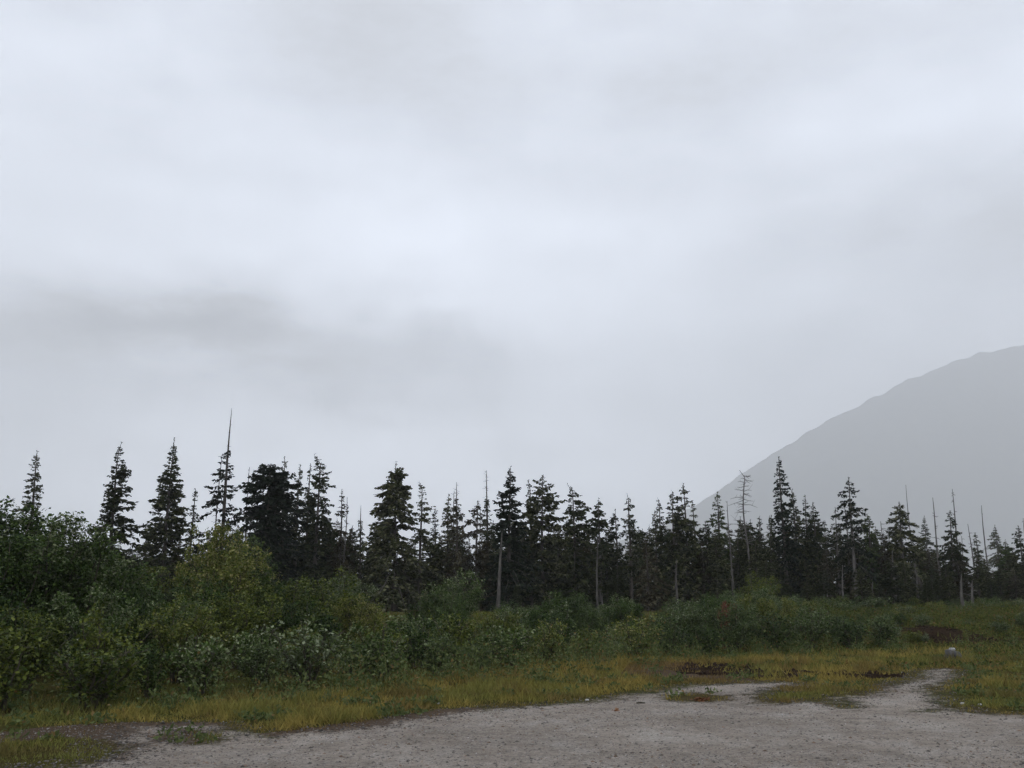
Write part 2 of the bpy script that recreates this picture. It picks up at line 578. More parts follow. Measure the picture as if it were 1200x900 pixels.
def in_red(x, y):
    wx, wy = warp(x, y, 0.9)
    g = np.zeros(np.shape(x), bool)
    for h in RED:
        g |= inside(h, wx, wy)
    return g


def lines(a, b, step, lo, hi, grow=1.28):
    c = list(np.arange(a, b + 1e-6, step))
    s = step
    while c[-1] < hi:
        s *= grow; c.append(c[-1] + s)
    s = step
    pre = [a]
    while pre[-1] > lo:
        s *= grow; pre.append(pre[-1] - s)
    return np.array(pre[:0:-1] + c)


gx = lines(-18, 30, 0.18, -24000, 24000)
gy = lines(7, 50, 0.18, -3200, 14000)
GX, GY = np.meshgrid(gx, gy)
nx, ny = len(gx), len(gy)
idx = np.arange(nx * ny).reshape(ny, nx)
Q = np.stack([idx[:-1, :-1], idx[:-1, 1:], idx[1:, 1:], idx[1:, :-1]], -1).reshape(-1, 4)
GZ = gz(GX, GY)
zones = np.zeros((ny, nx, 3))
zones[..., 0] = gravel_amount(GX, GY)
zones[..., 1] = in_dark(GX, GY)
zones[..., 2] = in_red(GX, GY)
GV = np.stack([GX, GY, GZ], -1).reshape(-1, 3)
me = mesh_np('ground', GV, Q, smooth=True)
color_attr(me, 'zones', zones.reshape(-1, 3))
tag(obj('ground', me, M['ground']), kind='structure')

# the gravel lot: a thin layer of crushed stone on that ground
gm = zones[..., 0].reshape(-1) > 0.47
gq = Q[gm[Q].all(1) & (GV[Q].mean(1)[:, 1] > -2) & (np.abs(GV[Q].mean(1)[:, 0]) < 36)]
used = np.unique(gq)
remap = -np.ones(len(GV), int); remap[used] = np.arange(len(used))
LV = GV[used].copy(); LV[:, 2] += 0.006
me = mesh_np('gravel_lot', LV, remap[gq], smooth=True)
zz = zones.reshape(-1, 3)[used].copy()
zz[:, 1] = 0
color_attr(me, 'zones', zz)
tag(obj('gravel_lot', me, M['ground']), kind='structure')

# ---------------------------------------------------------------- mountain in the mist
m_, n_, l_, p_ = new_mat('mountain_forest')
t_ = n_.new('ShaderNodeTexNoise'); t_.inputs['Scale'].default_value = 0.02; t_.inputs['Detail'].default_value = 8
tc_ = n_.new('ShaderNodeTexCoord'); l_.new(tc_.outputs['Object'], t_.inputs['Vector'])
r_ = n_.new('ShaderNodeValToRGB')
r_.color_ramp.elements[0].position, r_.color_ramp.elements[0].color = 0.35, (0.018, 0.028, 0.018, 1)
r_.color_ramp.elements[1].position, r_.color_ramp.elements[1].color = 0.7, (0.06, 0.065, 0.05, 1)
l_.new(t_.outputs['Fac'], r_.inputs[0]); l_.new(r_.outputs[0], p_.inputs['Base Color'])
p_.inputs['Roughness'].default_value = 0.95
M['mountain'] = m_
RIDGE = np.array([(560, 672), (640, 660), (700, 645), (760, 622), (820, 590), (880, 548), (950, 505), (1000, 478), (1050, 452), (1100, 430), (1150, 413),
                  (1200, 402), (1280, 392), (1400, 388), (1600, 396), (1900, 420), (2300, 470), (2900, 540)], float)
MD = 5200.0 * K
us = np.linspace(560, 2900, 420)
rid = np.array([at_y(u, v, MD) for u, v in zip(us, np.interp(us, RIDGE[:, 0], RIDGE[:, 1]))])
fall = np.linspace(-1, 1, 61)
V = []
for f in fall:
    dy = f * (1000 if f < 0 else 1900)
    y = MD + dy + 120 * np.sin(us / 90.0)
    h = rid[:, 2] * (1 - abs(f) ** 1.15) - 25 * abs(f)
    nzv = (fbm(rid[:, 0], np.full_like(us, y.mean()), 750, 5, 5) - 0.5) * 330 * min(1, abs(f) * 3) + (fbm(rid[:, 0], y, 90, 8, 3) - 0.5) * 50
    V.append(np.stack([rid[:, 0] * (1 + 0 * dy), y, np.maximum(h + nzv * (1 - abs(f)), -6)], -1))
V = np.array(V)
i2 = np.arange(V.shape[0] * V.shape[1]).reshape(V.shape[:2])
me = mesh_np('mountain', V.reshape(-1, 3), np.stack([i2[:-1, :-1], i2[:-1, 1:], i2[1:, 1:], i2[1:, :-1]], -1).reshape(-1, 4), smooth=True)
tag(obj('mountain', me, M['mountain']), kind='structure')

# ---------------------------------------------------------------- conifers
def trunk_path(H, lean, wob, bend, rng, n=16):
    t = np.linspace(0, 1, n)
    a = rng.uniform(0, 6.28)
    x = lean * H * t + wob * np.sin(t * 5 + a) * t + bend * np.clip((t - 0.93) / 0.07, 0, 1) ** 2 * 0.045 * H
    y = wob * 0.7 * np.cos(t * 4.3 + a) * t
    z = H * t - abs(bend) * np.clip((t - 0.95) / 0.05, 0, 1) ** 2 * 0.012 * H
    z[0] = -0.5
    return np.stack([x, y, z], -1)


def on_path(P, z):
    return np.stack([np.interp(z, P[:, 2], P[:, 0]), np.interp(z, P[:, 2], P[:, 1])], -1)


def conifer(H, Wd, rng, lo=0.10, leader=0.03, bend=0.0, lean=0.0, dens=1.0, shape=0.8, droop=0.62, gap=0.15, lichen=0.0, fat=1.0, wob=0.06,
            deadbr=0.3, stub=1.0):
    """returns trunk, crown, dead_branches (may be None), lichen (may be None)"""
    P = trunk_path(H, lean, wob, bend, rng)
    r0 = (0.011 * H + 0.03) * fat
    t = np.linspace(0, 1, len(P))
    g = Geo()
    g.tube(P, r0 * (1 - t) ** 0.85 * (1 + 0.35 * np.exp(-t * 22)) + 0.012, 7, 0.08, rng)
    trunk = g
    ztop, zlo = H * (1 - leader), H * lo
    c = Geo(); dead = Geo(); lich = Geo()
    # tiers of branches
    zs, z = [], ztop - 0.05
    while z > zlo:
        zs.append(z)
        u = (ztop - z) / (ztop - zlo)
        z -= (0.13 + 0.13 * u) * rng.uniform(0.6, 1.5) / dens
    zs = np.array(zs)
    keep = rng.uniform(size=len(zs)) > gap
    keep[:4] = True
    zs = zs[keep]
    nb = rng.integers(3, 6, len(zs))
    zb = np.repeat(zs, nb) + rng.normal(0, 0.05, nb.sum())
    tier = np.repeat(rng.uniform(0.72, 1.2, len(zs)), nb)
    B = len(zb)
    u = np.clip((ztop - zb) / (ztop - zlo), 0, 1)
    prof = np.minimum(1.0, (u * 1.12) ** shape) * np.where(u > 0.9, 1 - (u - 0.9) * 3.0, 1)
    az = rng.uniform(0, 2 * np.pi, B)
    # a ragged tree: some sectors are thin
    sect = 0.75 + 0.35 * np.sin(az * rng.integers(1, 3) + rng.uniform(0, 6)) * rng.uniform(0.3, 1.0)
    L = np.maximum(0.10, Wd / 2 * prof * tier * rng.uniform(0.6, 1.2, B) * np.clip(sect, 0.5, 1.15)) + 0.04
    out = np.stack([np.cos(az), np.sin(az), np.zeros(B)], -1)
    lat = np.stack([-np.sin(az), np.cos(az), np.zeros(B)], -1)
    org = np.hstack([on_path(P, zb), zb[:, None]])
    up0 = 0.35 * (1 - u) + rng.normal(0, 0.12, B)
    dr = droop * (0.6 + 0.8 * u) + rng.normal(0, 0.10, B)
    tipup = rng.uniform(0.0, 0.25, B)

    def bpos(s):                                # s: (B,K)
        zoff = L[:, None] * (up0[:, None] * s - dr[:, None] * s ** 1.5 + tipup[:, None] * s ** 4)
        return org[:, None] + out[:, None] * (L[:, None] * s)[..., None] + np.array([0, 0, 1.0]) * zoff[..., None]
    # sticks
    sk = np.broadcast_to(np.array([0.0, 0.5, 0.96]), (B, 3))
    S = bpos(sk)
    rad = (0.008 + 0.012 * L)[:, None] * np.array([1.0, 0.7, 0.3])
    up = np.array([0, 0, 1.0])
    ring = np.stack([S + lat[:, None] * rad[..., None], S + up * rad[..., None], S - lat[:, None] * rad[..., None]], 2)   # B,3,3,3
    base = np.arange(B)[:, None] * 9
    qs = []
    for a in range(2):
        for k in range(3):
            k2 = (k + 1) % 3
            qs.append(np.stack([base[:, 0] + a * 3 + k, base[:, 0] + a * 3 + k2, base[:, 0] + (a + 1) * 3 + k2, base[:, 0] + (a + 1) * 3 + k], -1))
    dead.add(ring.reshape(-1, 3), np.vstack(qs))
    # needle sprays along each branch
    per = np.clip((L * 30 * dens).astype(int), 5, 52)
    bi = np.repeat(np.arange(B), per)
    s = rng.beta(1.5, 1.0, len(bi)) * 0.96 + 0.04
    zoff = L[bi] * (up0[bi] * s - dr[bi] * s ** 1.5 + tipup[bi] * s ** 4)
    pos = org[bi] + out[bi] * (L[bi] * s)[:, None] + up * zoff[:, None]
    sd = rng.choice([-1.0, 1.0], len(bi))
    kind = rng.uniform(size=len(bi))
    d = out[bi] * rng.uniform(0.25, 0.9, len(bi))[:, None] + lat[bi] * (sd * rng.uniform(0.3, 1.0, len(bi)))[:, None] \
        + up * np.where(kind < 0.55, rng.uniform(-0.9, -0.1, len(bi)), rng.uniform(-0.25, 0.3, len(bi)))[:, None]
    tl = (0.11 + 0.23 * np.minimum(L[bi], 1.3) * (1.1 - 0.6 * s)) * rng.uniform(0.6, 1.35, len(bi)) * fat ** 0.5
    c.blades(pos, d, tl, tl * rng.uniform(0.30, 0.50, len(bi)) + 0.015, rng, 0.15)
    # leader tuft
    if leader < 0.06:
        k = 14
        zt = H - rng.uniform(0, 0.55, k)
        pt = np.hstack([on_path(P, zt), zt[:, None]])
        dd = rng.normal(size=(k, 3)) * 0.6 + up * 0.7
        c.blades(pt, dd, 0.16, 0.05, rng)
    # dead twigs on the lower trunk and on bare tops
    nd = int(26 * deadbr * H / 10 * (1 if lo > 0.05 else 0))
    zd = rng.uniform(0.12 * H, max(zlo * 1.4, 0.3 * H), nd)
    if leader > 0.06:
        zd = np.concatenate([zd, rng.uniform(ztop, H * 0.99, int(14 * stub * leader / 0.15))])
    for z in zd:
        aa = rng.uniform(0, 6.28)
        ln = rng.uniform(0.15, 0.9) * (0.45 if z > ztop else 1.0)
        o3 = np.array([*on_path(P, np.array([z]))[0], z])
        e3 = o3 + np.array([math.cos(aa), math.sin(aa), rng.uniform(-0.4, 0.35)]) * ln
        mid = (o3 + e3) / 2 + np.array([0, 0, rng.uniform(-0.06, 0.04)])
        dead.tube([o3, mid, e3], [0.014, 0.010, 0.004], 3)
    if lichen > 0:
        nl = int(950 * lichen)
        b2 = rng.integers(0, B, nl)
        ss = rng.uniform(0.1, 0.95, nl)
        zz_ = L[b2] * (up0[b2] * ss - dr[b2] * ss ** 1.5)
        pp = org[b2] + out[b2] * (L[b2] * ss)[:, None] + up * zz_[:, None]
        sel = pp[:, 2] < H * 0.82
        pp = pp[sel]
        dd = rng.normal(size=(len(pp), 3)) * 0.45 + np.array([0, 0, -0.7])
        lich.blades(pp, dd, rng.uniform(0.10, 0.34, len(pp)), rng.uniform(0.03, 0.08, len(pp)), rng)
    return trunk, c, dead, (lich if lichen > 0 else None)


def plant_tree(name, loc, parts, mats, label, cat, group=None, rz=0.0, sc=1.0):
    e = root(name, loc, rz, sc)
    for pname, me in parts:
        o = obj(pname, me, None, e)
        if not me.materials:
            me.materials.append(mats[pname])
        if pname in ('lichen', 'branches'):
            o['kind'] = 'stuff'                 # twigs too fine to pick apart
    tag(e, label, cat, group)
    return e


def tree_meshes(res, snag=False):
    tr, c, dead, li = res
    ps = [('trunk', tr.mesh('trunk', True))]
    if c is not None and c.n: ps.append(('crown', c.mesh('crown')))
    if isinstance(dead, list): ps += [('branch', b.mesh('branch')) for b in dead]
    elif dead is not None and dead.n: ps.append(('branches', dead.mesh('branches')))
    if li is not None and li.n: ps.append(('lichen', li.mesh('lichen')))
    return ps


def snag(H, rng, lean=0.0, nbr=14, blen=0.5, r=0.10, bend=0.0, wob=0.08, zmin=0.35, crook=0.0, split=False):
    P = trunk_path(H, lean, wob, bend, rng)
    P[:, 0] += crook * np.sin(np.linspace(0, 1, len(P)) * 7) * np.linspace(0, 1, len(P))
    t = np.linspace(0, 1, len(P))
    g = Geo()
    g.tube(P, r * (1 - t) ** 0.7 * (1 + 0.3 * np.exp(-t * 20)) + 0.016, 7, 0.12, rng)
    d = Geo()
    each = []
    for z in rng.uniform(zmin * H, H * 0.985, nbr):
        if split:
            d = Geo(); each.append(d)
        aa = rng.uniform(0, 6.28)
        ln = blen * rng.uniform(0.25, 1.2) * (1.15 - 0.6 * z / H)
        o3 = np.array([*on_path(P, np.array([z]))[0], z])
        dr_ = np.array([math.cos(aa), math.sin(aa), rng.uniform(-0.35, 0.25)])
        e3 = o3 + dr_ * ln
        d.tube([o3, (o3 + e3) / 2 + np.array([0, 0, rng.uniform(-.05, .05)]), e3 + np.array([0, 0, rng.uniform(-.12, .1)])], [0.022, 0.016, 0.007], 4)
        if ln > 0.4:
            q = o3 + dr_ * ln * 0.6
            d.tube([q, q + (dr_ + rng.normal(size=3) * 0.8) * ln * 0.3], [0.01, 0.004], 3)
    return g, None, (each if split else d), None


SPIRE = dict(shape=0.85, gap=0.10, dens=1.0, lichen=0.12)
SCRAG = dict(shape=0.5, gap=0.28, dens=0.85, lichen=0.5, lo=0.22, deadbr=0.9)
FULL = dict(shape=0.6, gap=0.05, dens=1.15, lichen=0.15)
# px, top py, distance, crown width px, options, needles, label
CON = [
 (45, 528, 50, 36, dict(SPIRE, shape=0.7), 'needles', 'lone narrow dark spire conifer rising out of the tall alder thicket at its thinnest end'),
 (140, 519, 49, 62, dict(SPIRE, bend=0.25, droop=0.5, gap=0.1, dens=1.1), 'needles', 'broad drooping conifer with tiered branches and a blunt, slightly tilted tip'),
 (203, 514, 49, 70, dict(SPIRE, leader=0.045, droop=0.30, gap=0.15, dens=1.1), 'needles', 'tall conifer with wide upswept lower branches and a long whip-like leader'),
 (228, 572, 51, 26, dict(SPIRE), 'needles', 'small slim conifer tucked against the wide whip-topped conifer'),
 (269, 478, 50, 58, dict(SCRAG, leader=0.215, lean=0.012, lichen=0.1, droop=0.5, gap=0.35, lo=0.15, stub=0.25), 'needles_dark', 'tallest conifer with a long bare dead spike above its live crown'),
 (316, 545, 50, 88, dict(FULL, shape=0.42, dens=1.5, leader=0.0, lo=0.08, fat=1.15), 'needles_dark', 'very dark bushy conifer with a rounded lumpy top'),
 (335, 536, 53, 22, dict(SCRAG, gap=0.4, lichen=0.1), 'needles', 'thin wispy conifer poking up behind the dark round-topped conifer'),
 (351, 544, 53, 36, dict(SPIRE, shape=0.75, leader=0.04), 'needles', 'pointed conifer between the round-topped conifer and the hook-tipped pair'),
 (364, 542, 55, 32, dict(SPIRE, shape=0.75, leader=0.05, gap=0.2), 'needles', 'slender needle-topped conifer close behind the hooked-tip conifer'),
 (375, 532, 51, 52, dict(SPIRE, bend=-0.9, shape=0.6, gap=0.2), 'needles', 'conifer with its tip hooked over above ragged side branches'),
 (401, 574, 52, 40, dict(SCRAG, leader=0.05, lichen=0.5), 'needles_brown', 'ragged thin conifer with twin brownish dead stems at the thicket gap'),
 (424, 592, 54, 30, dict(SPIRE, leader=0.16, stub=0.2), 'needles', 'short conifer with a bare pin-like tip in the gap beside the broad conifer'),
 (465, 541, 50, 86, dict(FULL, shape=0.45, leader=0.055, dens=1.2, lichen=0.15, stub=1.6), 'needles', 'broad dense conifer with a flat shoulder and a small tufted crown tip'),
 (494, 564, 51, 38, dict(SCRAG, bend=-0.5, gap=0.35, lichen=0.4), 'needles', 'gappy thin conifer with bent top next to the broad flat-shouldered conifer'),
 (510, 596, 54, 26, dict(SPIRE), 'needles', 'short dark conifer squeezed behind the gappy bent-top conifer'),
 (526, 580, 53, 34, dict(SPIRE, shape=0.7), 'needles', 'dark conifer rising beside the forked dead-topped grey conifer'),
 (536, 565, 51, 40, dict(SCRAG, leader=0.13, lichen=1.3, gap=0.4, stub=1.3, lo=0.2), 'needles_brown', 'lichen-grey half-dead conifer with a forked bare top'),
 (559, 586, 52, 52, dict(SCRAG, lichen=0.9, shape=0.4, lo=0.12, gap=0.2), 'needles_brown', 'grey-green lichen-hung conifer with a broad blunt crown'),
 (571, 551, 54, 34, dict(SCRAG, leader=0.22, stub=1.5, lichen=0.3), 'needles', 'conifer with a straight bare dead spike beside the blunt lichen-hung crown'),
 (597, 547, 50, 66, dict(SPIRE, dens=1.2, shape=0.8, droop=0.5, lo=0.08), 'needles_dark', 'shapely dark conical conifer above the pale leaning dead trunk'),
 (622, 563, 53, 34, dict(SCRAG, lichen=0.5, bend=-0.3), 'needles', 'slim lichen-grey conifer at the side of the bushy wide conifer'),
 (635, 556, 52, 66, dict(FULL, shape=0.6, droop=0.3, lichen=0.15), 'needles', 'bushy wide conifer with upturned branch tips near its crown'),
 (672, 567, 52, 54, dict(SPIRE, bend=-0.9, shape=0.65, lichen=0.35), 'needles', 'conifer with a sideways-bent tip and lichen on its lower boughs'),
 (702, 584, 53, 46, dict(SPIRE, shape=0.6, lo=0.36), 'needles', 'dark conifer whose slim pale bare trunk shows below its crown'),
 (722, 598, 54, 38, dict(FULL, shape=0.5), 'needles', 'short dense blunt-topped conifer beside the wispy-leader conifer'),
 (737, 577, 53, 44, dict(SCRAG, leader=0.06, bend=-0.3, lichen=1.2, gap=0.2), 'needles', 'conifer with a wispy leader and pale dead lichen-hung branches below'),
 (757, 632, 47, 40, dict(SPIRE, shape=0.85, lo=0.03), 'needles_brown', 'small cone-shaped young conifer with brownish needles before the forest'),
 (767, 598, 55, 34, dict(SPIRE), 'needles', 'slim conifer at the notch in the treetops beside the brownish young conifer'),
 (773, 583, 57, 30, dict(SCRAG, lichen=0.2, bend=-0.4), 'needles', 'scraggy thin conifer with a kinked tip beside a cluster of three spires'),
 (788, 575, 54, 40, dict(SPIRE, shape=0.6, lichen=0.4, lo=0.3), 'needles', 'straight conifer of the three-spire cluster with bare whitish lower trunk'),
 (802, 567, 54, 46, dict(SPIRE, shape=0.6, gap=0.2), 'needles', 'highest spire of the three-conifer cluster'),
 (812, 586, 56, 28, dict(SCRAG, lichen=0.3), 'needles', 'thin ragged spire leaning on the three-conifer cluster'),
 (827, 611, 55, 40, dict(FULL), 'needles', 'low full conifer between the three-spire cluster and a light green spire'),
 (840, 576, 56, 36, dict(SPIRE, leader=0.03, gap=0.2, lo=0.2), 'needles_bright', 'light green narrow conifer with a feathery tip'),
 (889, 605, 56, 30, dict(SPIRE), 'needles', 'small pointed conifer just past the crooked bare-topped tree'),
 (904, 604, 57, 24, dict(SPIRE), 'needles', 'tiny dark pointed conifer at the foot of the tall hook-armed conifer'),
 (913, 535, 55, 40, dict(SCRAG, lichen=0.15, lo=0.12, shape=0.55, gap=0.12, dens=1.0), 'needles_dark', 'tall open conifer with hook-like arms at its very top'),
 (929, 574, 56, 44, dict(FULL, shape=0.55, lichen=0.3), 'needles', 'dense conifer growing against the tall hook-armed conifer'),
 (943, 581, 57, 32, dict(SPIRE, leader=0.04), 'needles', 'dark conifer with a thin point between two dense crowns'),
 (953, 590, 56, 44, dict(FULL, shape=0.45, lo=0.25), 'needles', 'dense blocky conifer with a ragged flat crown'),
 (965, 610, 58, 26, dict(SCRAG, lichen=0.6, lo=0.3), 'needles', 'greyish thin conifer between the blocky conifer and a tufted pole conifer'),
 (978, 596, 57, 30, dict(SCRAG, lo=0.4, shape=0.4, gap=0.3), 'needles', 'pole-like conifer with a tufted head on a long bare trunk'),
 (994, 560, 53, 44, dict(SCRAG, lo=0.30, shape=0.35, lichen=0.8, leader=0.03, gap=0.3, fat=1.15), 'needles_dark', 'tall scraggy lichen-hung conifer with a thick pale trunk in full view'),
 (1017, 602, 56, 46, dict(FULL, shape=0.5, bend=-0.4), 'needles_bright', 'full green conifer beside the tall scraggy lichen-hung conifer'),
 (1053, 588, 55, 52, dict(SCRAG, shape=0.38, lo=0.32, gap=0.18, dens=1.1, lichen=0.5), 'needles', 'round-headed umbrella-like conifer on double pale trunks'),
 (1040, 618, 57, 30, dict(SCRAG, lichen=0.9, lo=0.35), 'needles_brown', 'thin grey conifer pressed against the umbrella-headed conifer'),
 (1070, 632, 57, 36, dict(FULL, lo=0.3), 'needles', 'low green conifer under the arm of the umbrella-headed conifer'),
 (1083, 604, 135, 34, dict(SPIRE, gap=0.25), 'needles', 'distant mist-paled conifer showing between two bare poles'),
 (1112, 598, 56, 38, dict(SPIRE, shape=0.55, lo=0.33, dens=1.1), 'needles', 'green conifer with a flat tuft beside the knobbly bare pole'),
 (1143, 624, 62, 24, dict(SCRAG, lo=0.2), 'needles', 'small thin conifer among the bare poles'),
 (1166, 615, 140, 34, dict(SPIRE, gap=0.2), 'needles', 'distant fog-faded conifer standing alone past the bare poles'),
 (1177, 633, 62, 34, dict(FULL), 'needles_bright', 'short green conifer in front of the fog-faded lone conifer'),
 (1194, 616, 62, 34, dict(SPIRE, shape=0.6), 'needles', 'dark conifer at the last bare pole of the forest edge'),
 (1120, 650, 60, 40, dict(FULL, lo=0.2), 'needles', 'low bushy conifer filling the space below the knobbly pole'),
 (1215, 606, 64, 40, dict(SCRAG, lichen=0.5), 'needles', 'ragged lichen-hung conifer just beyond the last bare pole'),
 (655, 622, 56, 44, dict(FULL), 'needles', 'low bushy conifer in the gap between the wide conifer and the bent-tip conifer'),
 (440, 618, 55, 40, dict(FULL), 'needles', 'short full conifer at the foot of the broad flat-shouldered conifer'),
 (875, 612, 55, 44, dict(FULL, dens=1.2), 'needles', 'full green conifer wrapped round the foot of the crooked bare-topped tree'),
]
tr_rng = np.random.default_rng(101)
for px, top, Y, wpx, opt, nd, label in CON:
    Y *= K
    x, y, zt = at_y(px, top, Y)
    zb = float(gz(x, y))
    H = zt - zb
    opt = dict(opt)
    flat = opt.get('shape', 0.8) < 0.6 and wpx < 70
    Wd = wpx / FPX * Y * (1.42 if flat else 1.6)
    if flat: opt['shape'] = opt['shape'] + 0.18
    opt['gap'] = opt.get('gap', 0.15) * 0.6
    if Y > 100:
        opt = dict(opt)
    res = conifer(H, Wd, tr_rng, **opt)
    ps = tree_meshes(res)
    pale = opt.get('lo', 0) >= 0.28
    plant_tree('conifer_tree', (x, y, zb), ps, {'trunk': M['deadwood' if pale else 'bark'], 'crown': M[nd], 'branches': M['deadwood' if opt.get('lichen', 0) > 0.4 else 'bark'],
               'lichen': M['lichen']}, label, 'tree', 'front row of conifers')

# standing dead trees
SN = [  # px, top, Y, lean, n branches, branch length, radius, material, options, label
 (259, 531, 51.5, 0.0, 12, .4, .07, 'deadwood', {}, 'thin dead pole standing against the tallest spiked conifer'),
 (293, 547, 52, 0.0, 5, .25, .08, 'deadwood', {}, 'short blunt dead pole beside the dark round-topped conifer'),
 (297, 552, 52.5, 0.01, 5, .25, .05, 'deadwood', {}, 'thinner twin of the blunt dead pole by the round-topped conifer'),
 (406, 582, 51.5, 0.0, 18, .6, .07, 'deadwood', {}, 'dead twiggy stem beside the ragged thin conifer at the thicket gap'),
 (533, 575, 52.5, 0.01, 10, .4, .06, 'deadwood', {}, 'dead stem making the second prong of the forked grey top'),
 (853, 587, 55, 0.0, 14, .35, .06, 'deadwood', {}, 'slim bare dead pole between the light green spire and the crooked tree'),
 (870, 549, 54, -0.02, 34, 1.05, .11, 'deadwood', dict(bend=-1.0, crook=0.25, zmin=0.45, split=True), 'crooked bare dead tree with a bent top and gnarled side branches'),
 (989, 588, 54, -0.01, 12, .4, .08, 'palewood', {}, 'dead pole hugging the tall scraggy lichen-hung conifer'),
 (1033, 611, 57, -0.03, 16, .5, .08, 'deadwood', {}, 'leaning dead snag in the gap before the umbrella-headed conifer'),
 (1062, 568, 75, 0.0, 6, .25, .07, 'deadwood', {}, 'faint thin dead pole rising behind the umbrella-headed conifer'),
 (1092, 583, 58, -0.015, 12, .3, .11, 'deadwood', {}, 'thick bare dead pole next to the mist-paled distant conifer'),
 (1115, 573, 58, -0.008, 16, .3, .10, 'deadwood', {}, 'knobbly bare dead pole rising over the flat-tufted green conifer'),
 (1126, 628, 70, 0.0, 8, .4, .07, 'deadwood', {}, 'short faint dead pole behind the knobbly pole'),
 (1135, 614, 62, -0.02, 12, .35, .10, 'deadwood', {}, 'stout dead pole leaning among the small thin conifers'),
 (1150, 592, 66, -0.004, 8, .2, .10, 'deadwood', {}, 'smooth tall dead pole before the fog-faded lone conifer'),
 (1198, 607, 66, 0.0, 8, .3, .08, 'deadwood', {}, 'last bare dead pole where the forest edge meets the fog'),
 (562, 590, 56, 0.0, 10, .5, .05, 'deadwood', {}, 'thin grey stick of a dead tree behind the blunt lichen-hung crown'),
 (588, 622, 47, 0.045, 4, .25, .17, 'palewood', dict(wob=0.03), 'pale barkless dead trunk leaning in front of the dark conical conifer'),
 (699, 630, 48, 0.0, 5, .3, .085, 'palewood', {}, 'straight slim pale dead trunk at the thicket edge'),
 (792, 655, 47, 0.0, 6, .3, .10, 'palewood', {}, 'short pale dead trunk under the three-spire cluster'),
 (857, 640, 49, 0.0, 8, .3, .06, 'palewood', {}, 'thin pale dead trunk behind the red-leaved shrub'),
 (986, 662, 50, 0.0, 6, .4, .07, 'deadwood', {}, 'short grey stump-like trunk beside the tall scraggy lichen-hung conifer'),
 (1046, 645, 52, 0.02, 10, .4, .14, 'deadwood', {}, 'thick grey trunk leaning into the umbrella-headed conifer'),
 (1072, 660, 50, 0.0, 10, .4, .10, 'palewood', {}, 'pale broken trunk beside the slanting dark log'),
 (1125, 672, 45, 0.0, 4, .25, .16, 'palewood', {}, 'stout pale broken trunk standing over the bare peat bank'),
 (1138, 680, 50, 0.0, 8, .4, .12, 'deadwood', {}, 'twiggy brown broken trunk behind the stout pale one'),
 (967, 668, 52, 0.0, 6, .3, .08, 'deadwood', {}, 'slim grey broken trunk at the end of the shrub thicket'),
 (1022, 682, 50, 0.0, 3, .2, .07, 'palewood', {}, 'small whitish stub trunk in the forest shade'),
]
sn_rng = np.random.default_rng(202)
for px, top, Y, lean, nb, bl, r, mt, opt, label in SN:
    Y *= K
    x, y, zt = at_y(px, top, Y)
    zb = float(gz(x, y))
    H = zt - zb
    x -= lean * H
    ps = tree_meshes(snag(H, sn_rng, lean, int(nb * 1.6), bl * 1.3, r * 0.66, **opt))
    plant_tree('dead_tree', (x, y, zb), ps, {'trunk': M[mt], 'branches': M[mt], 'branch': M[mt]}, label, 'dead tree', 'standing dead trees')

# a slanting dead log lodged between the trunks
g = Geo()
p0, p1 = np.array(at_y(1088, 716, 54 * K)), np.array(at_y(1073, 668, 54 * K))
p0[2] = float(gz(p0[0], p0[1])) - 0.1
tt = np.linspace(0, 1, 8)[:, None]
g.tube(p0 + (p1 - p0) * tt + np.array([0, 0.05, 0]) * np.sin(tt * 6), np.linspace(0.13, 0.08, 8), 8, 0.1, sn_rng)
tag(obj('leaning_log', g.mesh('leaning_log', True), M['bark']), 'dark dead log slanting between the trunks of the shaded forest edge', 'log')

# landmarks that name the look-alikes behind and before them
LAND = [(45, 'the lone narrow spire'), (140, 'the blunt drooping conifer'), (203, 'the whip-topped conifer'), (269, 'the tallest spiked conifer'),
        (316, 'the dark round-topped conifer'), (375, 'the hook-tipped conifer'), (424, 'the pin-tipped conifer'), (465, 'the flat-shouldered conifer'),
        (536, 'the forked grey conifer'), (571, 'the dead-spiked conifer'), (597, 'the dark conical conifer'), (635, 'the bushy wide conifer'),
        (672, 'the bent-tip conifer'), (702, 'the slim pale trunk'), (737, 'the wispy-leader conifer'), (802, 'the three-spire cluster'),
        (840, 'the light green spire'), (870, 'the crooked dead tree'), (913, 'the tall hook-armed conifer'), (953, 'the blocky conifer'),
        (994, 'the scraggy lichen-hung conifer'), (1053, 'the umbrella-headed conifer'), (1092, 'the thick bare pole'), (1115, 'the knobbly pole'),
        (1150, 'the smooth tall pole'), (1198, 'the last bare pole')]


def landmark(px):
    return min(LAND, key=lambda t: abs(t[0] - px))[1]


